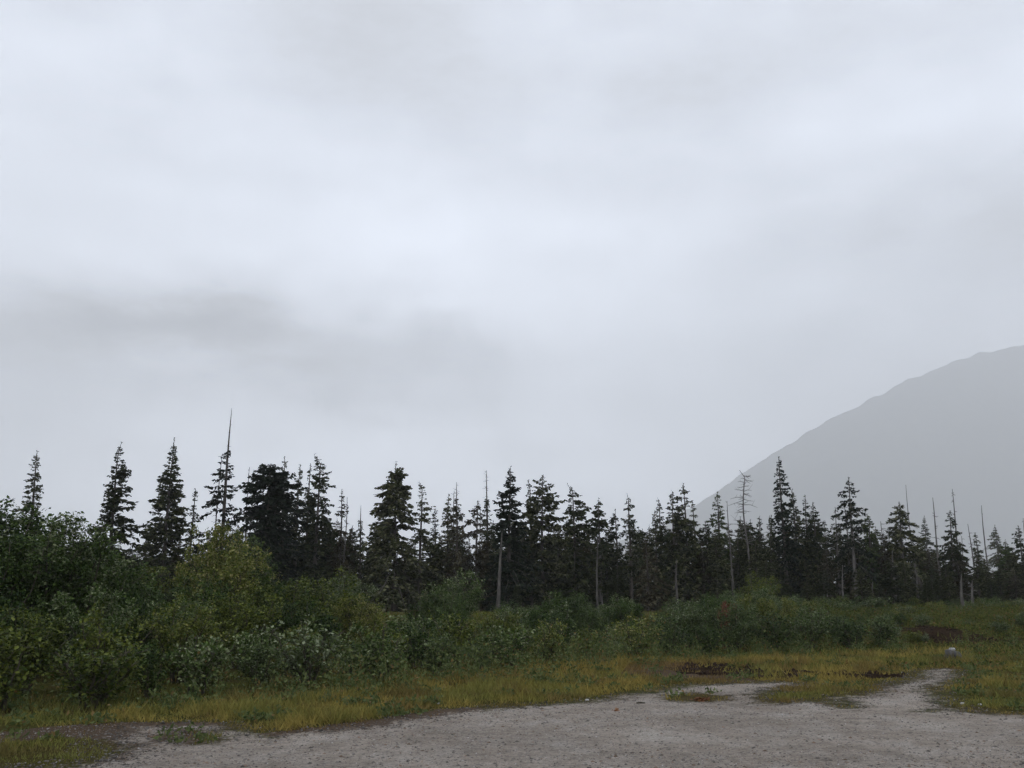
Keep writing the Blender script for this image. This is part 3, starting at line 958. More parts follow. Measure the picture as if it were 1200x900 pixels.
# the forest behind: look-alike conifers in the crowd
var = []
v_rng = np.random.default_rng(303)
for k in range(12):
    opt = [SPIRE, FULL, SCRAG, FULL][k % 4]
    opt = dict(opt, lo=0.04 if k % 4 != 2 else 0.15, gap=0.06)
    opt['lichen'] = 0.7 if k % 4 == 2 else 0.15
    ps = tree_meshes(conifer(9.0, [4.4, 5.8, 4.2, 5.2][k % 4], v_rng, **opt))
    mats = {'trunk': M['bark'], 'crown': M[['needles', 'needles', 'needles_brown', 'needles'][k % 4]], 'branches': M['bark'], 'lichen': M['lichen']}
    for pn, m in ps:
        m.materials.append(mats[pn])
    var.append(ps)
f_rng = np.random.default_rng(404)
nfill = 0
rows = [(55, 60), (58, 54), (62, 38), (67, 36), (74, 32)]
for Y0, cnt in rows:
    for i in range(cnt):
        fx = (i + f_rng.uniform(0.1, 0.9)) / cnt
        px = -60 + 1330 * fx
        Y = Y0 * K + f_rng.uniform(-2.2, 2.2)
        lim = np.interp(px, [-60, 60, 240, 300, 400, 440, 600, 740, 790, 900, 1040, 1100, 1200, 1260], [640, 640, 640, 604, 616, 634, 614, 624, 618, 616, 628, 646, 652, 654])
        top = lim + (f_rng.uniform(-12, 22) if Y0 < 80 else f_rng.uniform(2, 34))
        x, y, zt = at_y(px, top, Y)
        zb = float(gz(x, y))
        s = (zt - zb) / 9.0
        ps = var[f_rng.integers(0, 12)]
        plant_tree('conifer_tree', (x, y, zb), ps, None, f"slim dark conifer {['right', 'close', 'a little way', 'well', 'deep in the forest'][rows.index((Y0, cnt))]} behind {landmark(px)}", 'tree',
                   'crowded forest conifers', f_rng.uniform(0, 6.28), (max(s, .8) * (0.72 if Y0 < 60 else 1.0), max(s, .8) * (0.72 if Y0 < 60 else 1.0), s))

# the far-off rest of the wood, one dark mass behind the ranks
trunks, mass = Geo(), Geo()
deep_rng = np.random.default_rng(909)
deep = [conifer(9.0, 4.6, deep_rng, lo=0.03, gap=0.05, dens=0.62)[1] for _ in range(4)]
for Y0, cnt in ((84, 40), (98, 40), (115, 36)):
    for i in range(cnt):
        px = -60 + 1330 * (i + deep_rng.uniform(0.1, 0.9)) / cnt
        Y = Y0 * K + deep_rng.uniform(-3, 3)
        lim = np.interp(px, [-60, 240, 300, 400, 440, 600, 900, 1040, 1100, 1260], [640, 640, 610, 620, 636, 622, 622, 634, 650, 656])
        x, y, zt = at_y(px, lim + deep_rng.uniform(2, 32), Y)
        zb = float(gz(x, y))
        sc = (zt - zb) / 9.0
        d = deep[deep_rng.integers(0, 4)]
        a = deep_rng.uniform(0, 6.28)
        v = np.vstack(d.V)
        v = np.stack([v[:, 0] * math.cos(a) - v[:, 1] * math.sin(a), v[:, 0] * math.sin(a) + v[:, 1] * math.cos(a), v[:, 2]], -1) * [max(sc, .9), max(sc, .9), sc]
        off, q = 0, []
        mass.add(v + np.array([x, y, zb]), np.arange(len(v)).reshape(-1, 4))
tag(obj('distant_forest', mass.mesh('distant_forest'), M['needles']), 'dark mass of far conifers filling the gaps between the nearer trees', 'forest', kind='stuff')

# young conifers at the forest foot
for i in range(34):
    px = f_rng.uniform(930, 1250) if i % 2 else f_rng.uniform(380, 950)
    Y = f_rng.uniform(46, 57) * K
    x, y, zt = at_y(px, f_rng.uniform(655, 695), Y)
    zb = float(gz(x, y))
    ps = var[[1, 3, 5, 7, 9, 11][f_rng.integers(0, 6)]]
    s = max(0.18, (zt - zb) / 9.0)
    plant_tree('young_conifer', (x, y, zb), ps, None, f'low young conifer growing at the foot of {landmark(px)}', 'tree', 'young conifers at the forest foot',
               f_rng.uniform(0, 6.28), (s * 1.5, s * 1.5, s))

# ---------------------------------------------------------------- broadleaf shrubs
def shrub(H, Wd, nleaf, leaf, rng, nstem=9, upright=0.0):
    st, fo = Geo(), Geo()
    tips = []
    for i in range(nstem):
        a = rng.uniform(0, 6.28)
        rr = Wd / 2 * math.sqrt(rng.uniform(0.02, 1)) * 0.85
        hh = H * (0.97 - 0.42 * (rr / (Wd / 2)) ** 2) * rng.uniform(0.72, 1.03)
        b = np.array([math.cos(a), math.sin(a), 0]) * rng.uniform(0.02, 0.16) * Wd / 2
        e = np.array([math.cos(a) * rr, math.sin(a) * rr, hh])
        t = np.linspace(0, 1, 7)[:, None]
        P = b + (e - b) * t + np.array([math.cos(a), math.sin(a), 0]) * (np.sin(t * 3.14) * -0.08 * rr) + rng.normal(0, 0.02 * H, (7, 3)) * t
        P[0, 2] = -0.15
        st.tube(P, np.linspace(0.012 + 0.007 * H, 0.004, 7), 5)
        for k in range(int(6 + 3 * H)):
            s = rng.uniform(0.16, 1.0)
            o = P[0] + 0
            o = np.array([np.interp(s, t[:, 0], P[:, j]) for j in range(3)])
            aa = rng.uniform(0, 6.28)
            ln = (0.10 + 0.15 * H * (1.15 - s)) * rng.uniform(0.5, 1.4)
            d = np.array([math.cos(aa), math.sin(aa), rng.uniform(0.1, 0.9)])
            q = o + d / np.linalg.norm(d) * ln
            q[2] = max(q[2], 0.12)
            st.tube([o, (o + q) / 2 + rng.normal(0, 0.02, 3), q], [0.007, 0.005, 0.003], 3)
            tips.append((o, q))
    tips = np.array(tips)                        # n,2,3
    pick = rng.integers(0, len(tips), nleaf)
    f = rng.beta(2.2, 1.0, nleaf)[:, None] * 1.12
    pos = tips[pick, 0] * (1 - f) + tips[pick, 1] * f + rng.normal(0, 0.036 + 0.011 * H, (nleaf, 3))
    pos[:, 2] = np.maximum(pos[:, 2], 0.03)
    dirv = unit(tips[pick, 1] - tips[pick, 0])
    d = dirv * 0.5 + rng.normal(0, 0.7, (nleaf, 3)) + np.array([0, 0, 0.05 + upright])
    L = leaf * rng.uniform(0.55, 1.25, nleaf)
    # leaf blades mostly face the sky
    dn = unit(d)
    nrm = unit(np.array([0, 0, 1.0]) + rng.normal(0, 0.55, (nleaf, 3)))
    side = unit(np.cross(dn, nrm))
    n2 = np.cross(side, dn)
    w = (L * rng.uniform(0.5, 0.72, nleaf))[:, None]
    m = pos + dn * (L * 0.48)[:, None]
    V = np.stack([pos, m + side * w / 2 + n2 * w * 0.12, pos + dn * L[:, None] - n2 * w * 0.15, m - side * w / 2 + n2 * w * 0.12], 1)
    fo.add(V.reshape(-1, 3), np.arange(nleaf * 4).reshape(-1, 4))
    return st.mesh('stems', True), fo.mesh('foliage')


s_rng = np.random.default_rng(505)
SH = {}
for cls, (H, Wd, nl, lf, ns) in {'s': (1.0, 1.15, 2000, 0.060, 9), 'm': (2.0, 2.2, 8600, 0.066, 15), 'l': (3.3, 3.1, 19000, 0.074, 20)}.items():
    SH[cls] = [shrub(H, Wd * s_rng.uniform(0.9, 1.15), nl, lf, s_rng, ns) + (H,) for _ in range(4)]
SHRUB_LABEL = {
    'alder': ('alder_shrub', 'dark green broadleaf shrub packed into the dense thicket before the conifers', 'dark green thicket shrubs'),
    'willow': ('willow_shrub', 'yellow-green leafy shrub standing out in the dense thicket before the conifers', 'yellow-green thicket shrubs'),
    'greywillow': ('willow_shrub', 'grey-green leafy shrub mixed into the thicket edge above the grass', 'grey-green thicket shrubs'),
}


def plant_shrub(x, y, H, matname, label=None, group=None, name=None, wide=1.0, idx=None):
    cls = 's' if H < 1.45 else ('m' if H < 2.6 else 'l')
    stm, fol, H0 = SH[cls][s_rng.integers(0, 4) if idx is None else idx]
    s = H / H0
    nm, lb, gr = SHRUB_LABEL.get(matname, (name, label, group))
    e = root(name or nm, (x, y, float(gz(x, y))), s_rng.uniform(0, 6.28), (s * wide, s * wide, s))
    a = obj('stems', stm, M['stem'], e)
    b = obj('foliage', fol, M[matname], e)
    b.material_slots[0].link = 'OBJECT'
    b.material_slots[0].material = M[matname]
    tag(e, label or lb, 'shrub', (group if label else gr))
    return e


SB = np.array([(-260, 845), (0, 836), (100, 831), (200, 822), (300, 812), (400, 804), (500, 795), (600, 784), (700, 774), (760, 770), (820, 768), (900, 765), (960, 763), (1000, 762), (1050, 760), (1100, 760)])
STP = np.array([(-260, 550), (-60, 575), (0, 578), (40, 588), (70, 592), (105, 606), (140, 640), (180, 652), (215, 632), (250, 612), (290, 634), (345, 650), (375, 672),
                (410, 676), (430, 692), (470, 698), (540, 680), (580, 684), (612, 706), (640, 690), (690, 690), (740, 698), (800, 696), (850, 682), (910, 690), (960, 706), (1000, 722), (1050, 740), (1100, 755)])
NR = 6
for j in range(NR):
    f = j / (NR - 1)
    px = -190 + s_rng.uniform(0, 60)
    while px < 1060:
        bpy_ = np.interp(px, SB[:, 0], SB[:, 1])
        d0 = at_z(px, bpy_)[1]
        d1 = np.interp(px, [-200, 0, 250, 420, 600, 800, 1000, 1100], np.array([19, 21, 25, 28, 33, 37, 38, 35]) * K)
        d0 += 0.3
        Y = d0 + (d1 - d0) * f + s_rng.uniform(-0.5, 0.5)
        ftop = bpy_ - np.interp(px, [0, 400, 560, 700, 900, 1050], [105, 70, 52, 48, 50, 24])
        btop = np.interp(px, STP[:, 0], STP[:, 1])
        top = ftop + (btop - ftop) * f ** 0.75 + s_rng.uniform(-18, 20) + (6 if 0 < j < NR - 1 else 0)
        if px < 440 and s_rng.uniform() < 0.15: top -= 8
        x, y, zt = at_y(px, top, Y)
        H = max(0.55, zt - float(gz(x, y)))
        c = vnoise(x, y, 4.5, 17) + s_rng.uniform(-0.25, 0.25)
        mt = 'willow' if c > 0.68 else ('greywillow' if (c < 0.3 or (j == 0 and s_rng.uniform() < 0.45)) else 'alder')
        size = 'knee-high' if H < 0.8 else ('waist-high' if H < 1.3 else ('head-high' if H < 2.3 else 'tall'))
        hue = {'alder': 'dark green', 'willow': 'yellow-green', 'greywillow': 'grey-green'}[mt]
        where = ['at the grass edge', 'in the thicket front', 'in the thicket front', 'amid the thicket', 'amid the thicket', 'at the back of the thicket'][j]
        plant_shrub(x, y, H, mt, f'{size} {hue} leafy shrub {where} before {landmark(px)}', SHRUB_LABEL[mt][2], SHRUB_LABEL[mt][0], wide=s_rng.uniform(0.95, 1.3))
        cls_w = H * 1.0
        px += max(26, cls_w / Y * FPX * np.interp(j, [0, NR - 1], [0.85, 0.95]) * s_rng.uniform(0.8, 1.25))

# low bushes along the feet of the trees on the rise
for i in range(46):
    px = s_rng.uniform(930, 1250)
    Y = s_rng.uniform(40, 53) * K
    x, y = at_y(px, 715, Y)[:2]
    if in_dark(np.array([x]), np.array([y]))[0]:
        continue
    mt = ['alder', 'alder', 'greywillow', 'willow'][s_rng.integers(0, 4)]
    hue = {'alder': 'dark green', 'willow': 'yellow-green', 'greywillow': 'grey-green'}[mt]
    plant_shrub(x, y, s_rng.uniform(0.45, 1.15), mt, f'low {hue} bush on the mossy rise under {landmark(px)}', 'low bushes under the trees', 'low_bush', wide=s_rng.uniform(1.0, 1.6))

# low brush on the open slope beside the peat bank
for i in range(34):
    px = s_rng.uniform(1035, 1260)
    Y = s_rng.uniform(27, 39) * K
    x, y = at_y(px, 740, Y)[:2]
    if in_dark(np.array([x]), np.array([y]))[0]:
        continue
    mt = ['alder', 'greywillow', 'willow', 'greywillow'][s_rng.integers(0, 4)]
    hue = {'alder': 'dark green', 'willow': 'yellow-green', 'greywillow': 'grey-green'}[mt]
    plant_shrub(x, y, s_rng.uniform(0.25, 0.62), mt, f'small {hue} bush on the open slope below {landmark(px)}', 'small bushes on the open slope', 'low_bush', wide=s_rng.uniform(1.1, 1.8))

# shrubs one can pick out
def shrub_at(px, base, top, Y, mat, label, wide=1.0, idx=0, name='willow_shrub'):
    Y *= K
    x, y, zt = at_y(px, top, Y)
    return plant_shrub(x, y, zt - float(gz(x, y)), mat, label, None, name, wide, idx)


for px_, top_, Y_, i_, lab_ in ((-45, 566, 17.5, 0, 'tall alder ending the thicket beyond the lone narrow spire'), (8, 573, 18.5, 1, 'tall dense alder crown beside the lone narrow spire'),
                                 (62, 590, 19.0, 2, 'tall alder with ragged twiggy top right under the lone narrow spire'), (108, 607, 19.5, 3, 'tall alder stepping down from the lone spire to the blunt drooping conifer')):
    shrub_at(px_, 0, top_, Y_, 'alder', lab_, 1.15, i_, 'alder_shrub')
shrub_at(395, 0, 664, 24.5, 'willow', 'rounded bright yellow-green shrub crowning the step down of the thicket', 1.25, 0)
shrub_at(285, 0, 628, 22.5, 'willow', 'tall yellow-green shrub below the dark round-topped conifer', 1.15, 1)
shrub_at(252, 0, 604, 24.0, 'willow', 'upright light green shrub top in front of the tallest spiked conifer', 0.7, 2)
shrub_at(655, 0, 690, 29.0, 'alder', 'big rounded dark shrub standing above the weedy grass', 1.45, 3, 'alder_shrub')
shrub_at(728, 0, 699, 30.0, 'alder', 'broad dark green shrub below the wispy-leader conifer, next to the big rounded one', 1.3, 1, 'alder_shrub')
shrub_at(552, 0, 735, 22.0, 'alder', 'small dark bush with bare reddish stems at the grass edge', 1.0, 1, 'alder_shrub')
shrub_at(853, 0, 699, 25.5, 'redleaf', 'dying shrub with rust-red leaves in the green thicket', 0.62, 2, 'red_shrub')
shrub_at(1020, 0, 762, 25.0, 'greywillow', 'low grey-green bush alone on the open mossy grass', 1.5, 0)
shrub_at(985, 0, 722, 30.5, 'greywillow', 'rounded grey-green bush at the open end of the thicket', 1.3, 3)

for px_, top_, Y_, mat_, lab_ in ((905, 706, 33.0, 'alder', 'leafy dark green shrub under the tall hook-armed conifer at the thicket end'),
                                  (948, 716, 33.5, 'greywillow', 'grey-green shrub under the blocky conifer at the thicket end'),
                                  (1008, 733, 32.0, 'alder', 'low dark shrub just beyond the rounded grey-green bush'),
                                  (1042, 742, 31.0, 'greywillow', 'last low grey-green shrub beside the bare peat bank')):
    shrub_at(px_, 0, top_, Y_, mat_, lab_, 1.25, None, 'alder_shrub' if mat_ == 'alder' else 'willow_shrub')

# ---------------------------------------------------------------- low plants that nobody could count
w_rng = np.random.default_rng(606)


def pxg(x, y):
    return 600 + FPX * x / (y * math.cos(PITCH) - 1.5 * math.sin(PITCH))


def scatter(n, x0, x1, y0, y1, power=1.0):
    """more points near, fewer far, as plants that small are lost with distance"""
    y = y0 + (y1 - y0) * w_rng.uniform(size=n) ** power
    x = w_rng.uniform(size=n) * (x1 - x0) + x0
    return x, y


def shrub_edge_y(x, y):
    """distance at which the thicket begins, along the direction of (x, y)"""
    px = pxg(x, y)
    b = np.interp(px, SB[:, 0], SB[:, 1])
    bb = (450 - b) / FPX
    c, s = math.cos(PITCH), math.sin(PITCH)
    t = -EYE / (s + bb * c)
    return (c - bb * s) * t


DEP = ([0, 350, 500, 620, 760, 800, 1000], np.array([0.6, 1.5, 2.8, 4.2, 3.6, 1.8, 1.8]) * K)
# grass
x, y = scatter(1100000, -19, 33, 9.0, 50, 1.35)
fr = np.abs(x) < 0.65 * y + 1.5
x, y = x[fr], y[fr]
g_in = in_gravel(x, y)
ed = edge_dist(GRAVEL, *warp(x, y))
se = shrub_edge_y(x, y)
dk = in_dark(x, y)
rd = in_red(x, y)
patch = fbm(x, y, 1.1, 55)
prob = np.where(g_in, 0.012 * (ed < 0.5), np.clip(0.25 + ed * 1.1, 0, 1) * sstep(0.18, 0.5, patch))
prob = prob * np.where(dk, 0.06 + 0.5 * (fbm(x, y, 0.6, 88, 2) > 0.52), 1) * np.where(rd, 0.45, 1)
prob = prob * np.where(y > se - 0.75 * np.interp(pxg(x, y), *DEP), 0.45, 1.0)
prob = prob * np.where(y > se + 1.5, 0.12, 1.0) * np.where((y > 29) & (pxg(x, y) > 850), 0.22, 1.0)
left_bare = (inside(RED[1], x, y)) & (patch < 0.55)
prob = np.where(left_bare, prob * 0.1, prob)
k = w_rng.uniform(size=len(x)) < prob
x, y, ed, rd, se, g_in = x[k], y[k], ed[k], rd[k], se[k], g_in[k]
N = len(x)
clump = fbm(x, y, 0.55, 91, 3)
hue = 0.55 * fbm(x, y, 2.2, 33, 4) + 0.45 * fbm(x, y, 0.7, 35, 3)
h = (0.032 + 0.080 * np.clip(ed / 1.2, 0, 1)) * (0.25 + 3.0 * clump ** 2) * (0.45 + 0.9 * patch[k]) * w_rng.uniform(0.5, 1.3, N) * np.where(rd, 0.7, 1) * np.where(g_in, 0.5, 1)
h *= 1 + 0.25 * (y > 23)
wd = 0.004 + 0.00042 * y * w_rng.uniform(0.7, 1.3, N)
a = w_rng.uniform(0, 6.28, N)
la = w_rng.uniform(0, 6.28, N)
ln = h * w_rng.uniform(0.1, 1.1, N)
z = gz(x, y) - 0.01
b = np.stack([x, y, z], -1)
sv = np.stack([np.cos(a), np.sin(a), np.zeros(N)], -1) * wd[:, None]
tip = b + np.stack([np.cos(la) * ln, np.sin(la) * ln, h], -1)
V = np.stack([b - sv, b + sv, tip], 1).reshape(-1, 3)
yel, grn, org, brn = np.array([.265, .215, .055]), np.array([.112, .135, .036]), np.array([.265, .160, .050]), np.array([.130, .076, .040])
px_ = pxg(x, y)
yw = np.interp(px_, [0, 250, 420, 560, 700, 850, 1000, 1200], [0.45, 0.6, 0.6, 0.85, 0.95, 0.85, 0.6, 0.6])[:, None]
mixv = np.clip((hue[:, None] - 0.5) * 5.5 + np.interp(px_, [0, 250, 450, 650, 900, 1200], [0.05, 0.3, 0.3, 0.75, 0.6, 0.35])[:, None] + w_rng.normal(0, 0.2, (N, 1)), 0, 1)
C = grn * (1 - mixv) + yel * mixv
C = C * (1 - yw * 0.5) + (yel * (1 - mixv * 0.5) + org * mixv * 0.5) * yw * 0.5
near = np.clip(1 - ed / 0.55, 0, 1)[:, None] * w_rng.uniform(0.3, 1, (N, 1))
C = C * (1 - near * 0.75) + brn * near * 0.75
C[rd] = C[rd] * 0.35 + brn * 0.65
dull = (fbm(x, y, 0.8, 71, 3) < 0.42)
C[dull] = C[dull] * 0.55 + brn * 0.42
deep = sstep(-1.2, 0.8, y - se)[:, None]
C = C * (1 - 0.6 * deep) + grn * 0.85 * 0.6 * deep
me = mesh_np('grass', V, None, np.arange(N * 3).reshape(-1, 3))
color_attr(me, 'tint', np.repeat(C, 3, 0))
tag(obj('grass', me, M['grass']), 'yellow-green and rusty grass verge along the edge of the gravel lot', 'grass', kind='stuff')


def leafy_stuff(name, x, y, hgt, leaves, leaf, mat, label, cat, spread=0.2):
    g = Geo()
    n = len(x)
    z = gz(x, y)
    pi = np.repeat(np.arange(n), leaves)
    K = len(pi)
    f = w_rng.uniform(0.05, 1, K)
    pos = np.stack([x[pi] + w_rng.normal(0, 1, K) * spread * (0.4 + hgt[pi]), y[pi] + w_rng.normal(0, 1, K) * spread * (0.4 + hgt[pi]), z[pi] + hgt[pi] * f], -1)
    d = w_rng.normal(0, 0.8, (K, 3)) + np.array([0, 0, 0.45])
    L = leaf * w_rng.uniform(0.6, 1.4, K)
    g.blades(pos, d, L, L * w_rng.uniform(0.35, 0.6, K), w_rng, 0.15)
    # stalks
    m = np.arange(n)
    b = np.stack([x, y, z - 0.02], -1)
    g.blades(b, np.stack([w_rng.normal(0, .15, n), w_rng.normal(0, .15, n), np.ones(n)], -1), hgt * 1.05, 0.012, w_rng)
    tag(obj(name, g.mesh(name), mat), label, cat, kind='stuff')


DEP = ([0, 350, 500, 620, 760, 800, 1000], np.array([0.6, 1.5, 2.8, 4.2, 3.6, 1.8, 1.8]) * K)
# tall weeds in front of and between the shrubs
x, y = scatter(14000, -19, 30, 12, 45, 1.1)
se = shrub_edge_y(x, y)
px_ = pxg(x, y)
dep = np.interp(px_, *DEP)
ok = (y > se - dep) & (y < se + 1.2) & ~in_gravel(x, y) & ~in_dark(x, y) & (np.abs(x) < 0.65 * y + 1) & (px_ < 1060)
ok &= w_rng.uniform(size=len(x)) < np.where(y < se, 0.30 + 0.65 * (fbm(x, y, 1.5, 14) > 0.48), 0.6)
ok |= (y > 12) & (y < se) & ~in_gravel(x, y) & ~in_dark(x, y) & (np.abs(x) < 0.65 * y + 1) & (fbm(x, y, 0.8, 19, 3) > 0.56) & (w_rng.uniform(size=len(x)) < 0.8)
ok &= edge_dist(GRAVEL, x, y) > 0.35
x, y = x[ok], y[ok]
fade = sstep(-0.2, 2.6, y - (shrub_edge_y(x, y) - np.interp(pxg(x, y), *DEP)))
leafy_stuff('weeds', x, y, (0.09 + 0.60 * fade) * w_rng.uniform(0.5, 1.5, len(x)), 34, 0.070, M['herb'],
            'knee-high leafy green weeds between the grass verge and the shrubs', 'weeds', 0.14)

# mossy heath on the rising ground below the trees
x, y = scatter(40000, -2, 48, 24, 70, 1.0)
px_ = pxg(x, y)
ok = (px_ > 860) & (px_ < 1290) & ~in_gravel(x, y) & (~in_dark(x, y) | (fbm(x, y, 1.3, 52, 3) > 0.50))
ok &= (w_rng.uniform(size=len(x)) < np.where(y < 29, 0.5, 0.95) * sstep(0.12, 0.42, fbm(x, y, 2.0, 63)))
x, y = x[ok], y[ok]
leafy_stuff('heath', x, y, (0.06 + 0.22 * sstep(27, 43, y)) * w_rng.uniform(0.5, 1.6, len(x)) * (0.4 + 1.2 * fbm(x, y, 2.5, 8)), 15, 0.08, M['heath'],
            'olive mossy heath covering the rise below the forest edge', 'ground cover', 0.22)

# dark clods and roots on the bare soil
x, y = scatter(16000, 2, 30, 20, 46, 1.0)
ok = in_dark(x, y)
x, y = x[ok], y[ok]


def stones(x, y, s, C, name, label, cat, mat, flat=0.55, sink=0.35):
    n = len(x)
    base = np.array([[1, 0, 0], [0, 1, 0], [-1, 0, 0], [0, -1, 0], [0, 0, 1], [0, 0, -1.0]])
    V = base[None] * w_rng.uniform(0.6, 1.3, (n, 6, 1)) + w_rng.normal(0, 0.13, (n, 6, 3))
    V[..., 2] *= flat
    a = w_rng.uniform(0, 6.28, n)
    ca, sa = np.cos(a)[:, None], np.sin(a)[:, None]
    V = np.stack([V[..., 0] * ca - V[..., 1] * sa, V[..., 0] * sa + V[..., 1] * ca, V[..., 2]], -1) * s[:, None, None]
    V += np.stack([x, y, gz(x, y) + s * flat * (0.5 - sink) + 0.004], -1)[:, None]
    F = np.array([[0, 1, 4], [1, 2, 4], [2, 3, 4], [3, 0, 4], [1, 0, 5], [2, 1, 5], [3, 2, 5], [0, 3, 5]])
    T = (np.arange(n)[:, None, None] * 6 + F[None]).reshape(-1, 3)
    me = mesh_np(name, V.reshape(-1, 3), None, T)
    color_attr(me, 'tint', np.repeat(C, 6, 0))
    tag(obj(name, me, mat), label, cat, kind='stuff')


n = len(x)
stones(x, y, w_rng.uniform(0.02, 0.07, n), np.outer(w_rng.uniform(0.6, 1.4, n), [0.030, 0.019, 0.013]), 'soil_clods',
       'dark peaty clods on the bare soil patches', 'soil', M['stones'], 0.7, 0.3)

# loose stones on the gravel
x, y = scatter(620000, -16, 28, 8.5, 28, 1.6)
gi = in_gravel(x, y)
ed = edge_dist(GRAVEL, x, y)
ok = (np.abs(x) < 0.65 * y + 1) & (gi | (inside(RED[1], x, y) & (w_rng.uniform(size=len(x)) < 0.6)) | ((ed < 0.6) & (w_rng.uniform(size=len(x)) < 0.5))) & (w_rng.uniform(size=len(x)) < 0.25 + 0.9 * fbm(x, y, 1.8, 29) ** 1.5)
x, y, ed = x[ok], y[ok], ed[ok]
n = len(x)
s = np.exp(w_rng.normal(-4.75, 0.45, n))
s = np.clip(s, 0.005, 0.030)
u = w_rng.uniform(size=n)
s[u > 0.955] = np.minimum(s[u > 0.955], 0.014)
rim = (ed < 0.45)
s[rim] *= 1.2
C = np.where((u < 0.50)[:, None], [[0.235, 0.212, 0.19]], np.where((u < 0.82)[:, None], [[0.13, 0.116, 0.104]], np.where((u < 0.955)[:, None], [[0.21, 0.15, 0.11]], [[0.42, 0.41, 0.40]])))
stones(x, y, s, C * w_rng.uniform(0.6, 1.15, (n, 1)) * np.where(rim, 0.72, 1.0)[:, None], 'loose_gravel', 'loose grey and white stones strewn over the gravel lot', 'gravel', M['stones'])

# ---------------------------------------------------------------- small things on the ground
def rock_mesh(name, sx, sy, sz, seed, n=12, m=8):
    r = np.random.default_rng(seed)
    V, Q = [], []
    for i in range(m + 1):
        th = math.pi * i / m
        for k in range(n):
            ph = 2 * math.pi * k / n
            d = np.array([math.sin(th) * math.cos(ph), math.sin(th) * math.sin(ph), math.cos(th)])
            rr = 1 + 0.22 * math.sin(3 * d[0] + seed) * math.cos(2.5 * d[1] + seed * 2) + 0.12 * math.sin(5 * d[2] + 4 * d[0])
            p = d * rr
            p = np.sign(p) * np.abs(p) ** 0.8
            V.append(p * [sx, sy, sz] * (1 + r.uniform(-0.03, 0.03)))
    for i in range(m):
        for k in range(n):
            Q.append([i * n + k, i * n + (k + 1) % n, (i + 1) * n + (k + 1) % n, (i + 1) * n + k])
    return mesh_np(name, V, Q)


def rock_mat(name, c0, c1):
    m, n, l, p = new_mat(name)
    t = n.new('ShaderNodeTexNoise'); t.inputs['Scale'].default_value = 14; t.inputs['Detail'].default_value = 6
    tcn = n.new('ShaderNodeTexCoord'); l.new(tcn.outputs['Object'], t.inputs['Vector'])
    r = n.new('ShaderNodeValToRGB')
    r.color_ramp.elements[0].position, r.color_ramp.elements[0].color = 0.35, (*c0, 1)
    r.color_ramp.elements[1].position, r.color_ramp.elements[1].color = 0.65, (*c1, 1)
    l.new(t.outputs['Fac'], r.inputs[0]); l.new(r.outputs[0], p.inputs['Base Color'])
    bp = n.new('ShaderNodeBump'); bp.inputs['Strength'].default_value = 0.5; bp.inputs['Distance'].default_value = 0.02
    l.new(t.outputs['Fac'], bp.inputs['Height']); l.new(bp.outputs[0], p.inputs['Normal'])
    p.inputs['Roughness'].default_value = 0.8
    return m


M['rock_dark'] = rock_mat('rock_dark', (0.03, 0.029, 0.028), (0.085, 0.082, 0.08))
M['rock_pale'] = rock_mat('rock_pale', (0.26, 0.25, 0.24), (0.48, 0.47, 0.45))
bx, by = at_z(1118, 776)
bz = float(gz(bx, by))
o = obj('boulder', rock_mesh('boulder', 0.21, 0.18, 0.16, 3), M['rock_dark']); o.location = (bx, by, bz + 0.14)
tag(o, 'low dark boulder in the grass below the peat bank, a pale stone on it', 'rock')
o = obj('stone', rock_mesh('stone', 0.075, 0.06, 0.04, 7), M['rock_pale']); o.location = (bx - 0.02, by - 0.02, bz + 0.315)
tag(o, 'pale stone lying on top of the low dark boulder', 'rock')
for i, (px, py, s, lab) in enumerate([(1128, 825, 0.04, 'whitish stone at the rim of the grass patch below the boulder, beside bare gravel'), (1148, 826, 0.035, 'flat whitish stone set among the grass blades below the boulder'),
                                      (688, 821, 0.035, 'small white stone where the yellow verge meets the gravel'), (916, 771, 0.05, 'small white stone in the weeds above the dark soil patch'),
                                      (513, 825, 0.035, 'small white stone in the brown rim of the verge below the weeds')]):
    x, y = at_z(px, py)
    o = obj('stone', rock_mesh('stone', s, s * 0.8, s * 0.5, 11 + i, 9, 6), M['rock_pale']); o.location = (x, y, float(gz(x, y)) + s * 0.22)
    tag(o, lab, 'rock')

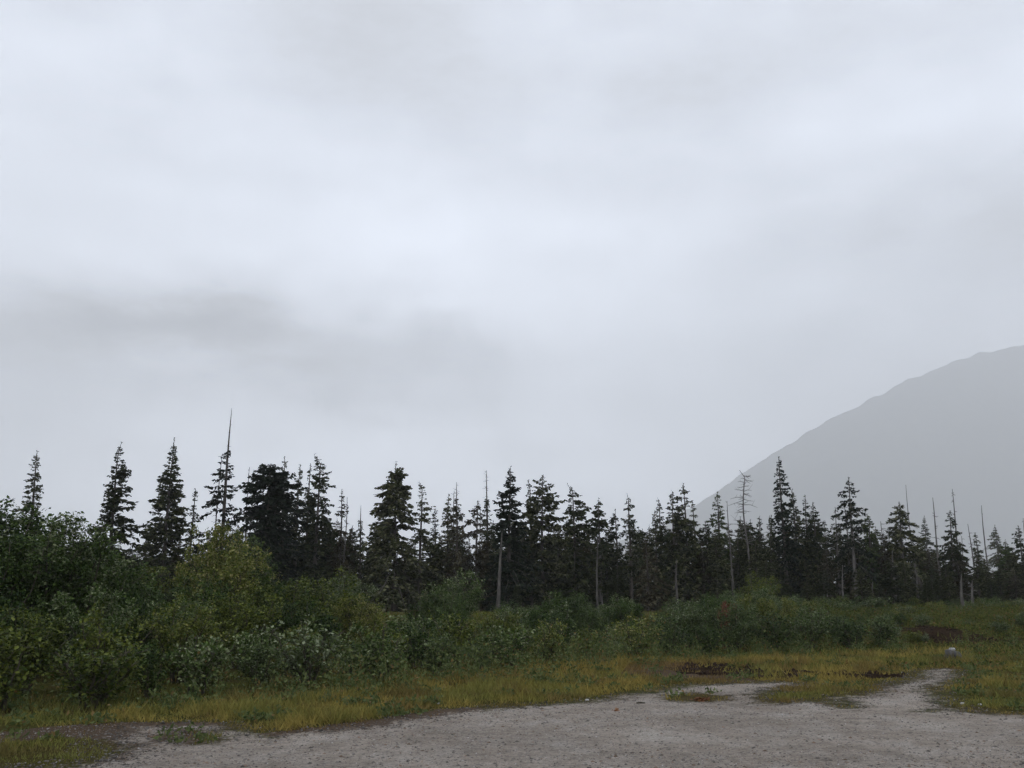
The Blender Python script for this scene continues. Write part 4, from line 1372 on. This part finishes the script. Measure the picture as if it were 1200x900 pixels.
# withered brown leafy twig on the gravel
x0, y0 = at_z(822, 822)
g = Geo()
r2 = np.random.default_rng(71)
n = 46
pos = np.stack([r2.normal(0, 0.09, n), r2.normal(0, 0.04, n), np.abs(r2.normal(0.015, 0.015, n))], -1)
d = np.stack([r2.normal(0, 1, n), r2.normal(0, .7, n), r2.uniform(0, 0.5, n)], -1)
g.blades(pos, d, r2.uniform(0.04, 0.10, n), r2.uniform(0.02, 0.05, n), r2, 0.35)
e = root('dead_twig', (x0, y0, float(gz(x0, y0)) + 0.008), 0.1)
obj('leaves', g.mesh('leaves'), M['deadleaf'], e)
g = Geo(); g.tube([(-0.24, 0.0, 0.008), (-0.05, 0.015, 0.02), (0.12, -0.01, 0.012), (0.2, 0.03, 0.01)], [0.006, 0.006, 0.005, 0.003], 6)
obj('stick', g.mesh('stick', True), M['stem'], e)
tag(e, 'withered rusty-brown leafy twig lying on the gravel by the strip of grass', 'twig')
x0, y0 = at_z(723, 834)
g = Geo()
n = 9
g.blades(np.stack([r2.normal(0, 0.025, n), r2.normal(0, 0.02, n), np.full(n, 0.012)], -1), np.stack([r2.normal(0, 1, n), r2.normal(0, .7, n), r2.uniform(0, 0.4, n)], -1), 0.06, 0.035, r2, 0.35)
o = obj('dead_leaf', g.mesh('dead_leaf'), M['deadleaf']); o.location = (x0, y0, float(gz(x0, y0)) + 0.006)
tag(o, 'crumpled orange dead leaf alone on the bare gravel', 'leaf')
x0, y0 = at_z(751, 825)
g = Geo(); g.tube([(-0.07, 0, 0.01), (0.0, 0.012, 0.014), (0.07, 0.0, 0.01)], [0.012, 0.014, 0.009], 6, 0.2, r2)
o = obj('stick', g.mesh('stick', True), M['stem']); o.location = (x0, y0, float(gz(x0, y0)) + 0.006)
tag(o, 'short dark stick lying on the gravel near the verge corner', 'stick')

# ---------------------------------------------------------------- haze
HAZE = 0.00028
g = Geo()
hx0, hx1, hy0, hy1, hz0, hz1 = -7000, 19000, -2800, 9000, -32, 1850
Vb = [(a, b, c) for c in (hz0, hz1) for a, b in ((hx0, hy0), (hx1, hy0), (hx1, hy1), (hx0, hy1))]
g.add(Vb, [[3, 2, 1, 0], [4, 5, 6, 7], [0, 1, 5, 4], [1, 2, 6, 5], [2, 3, 7, 6], [3, 0, 4, 7]])
hm = bpy.data.materials.new('haze'); hm.use_nodes = True
hn = hm.node_tree.nodes; hn.clear()
ho = hn.new('ShaderNodeOutputMaterial'); hv = hn.new('ShaderNodeVolumePrincipled')
hv.inputs['Color'].default_value = (0.985, 0.99, 1.0, 1)
hv.inputs['Density'].default_value = HAZE
hv.inputs['Anisotropy'].default_value = 0.1
hm.node_tree.links.new(hv.outputs[0], ho.inputs['Volume'])
hz = obj('haze', g.mesh('haze'), hm)
tag(hz, 'pale even mist filling the valley air', 'mist', kind='stuff')
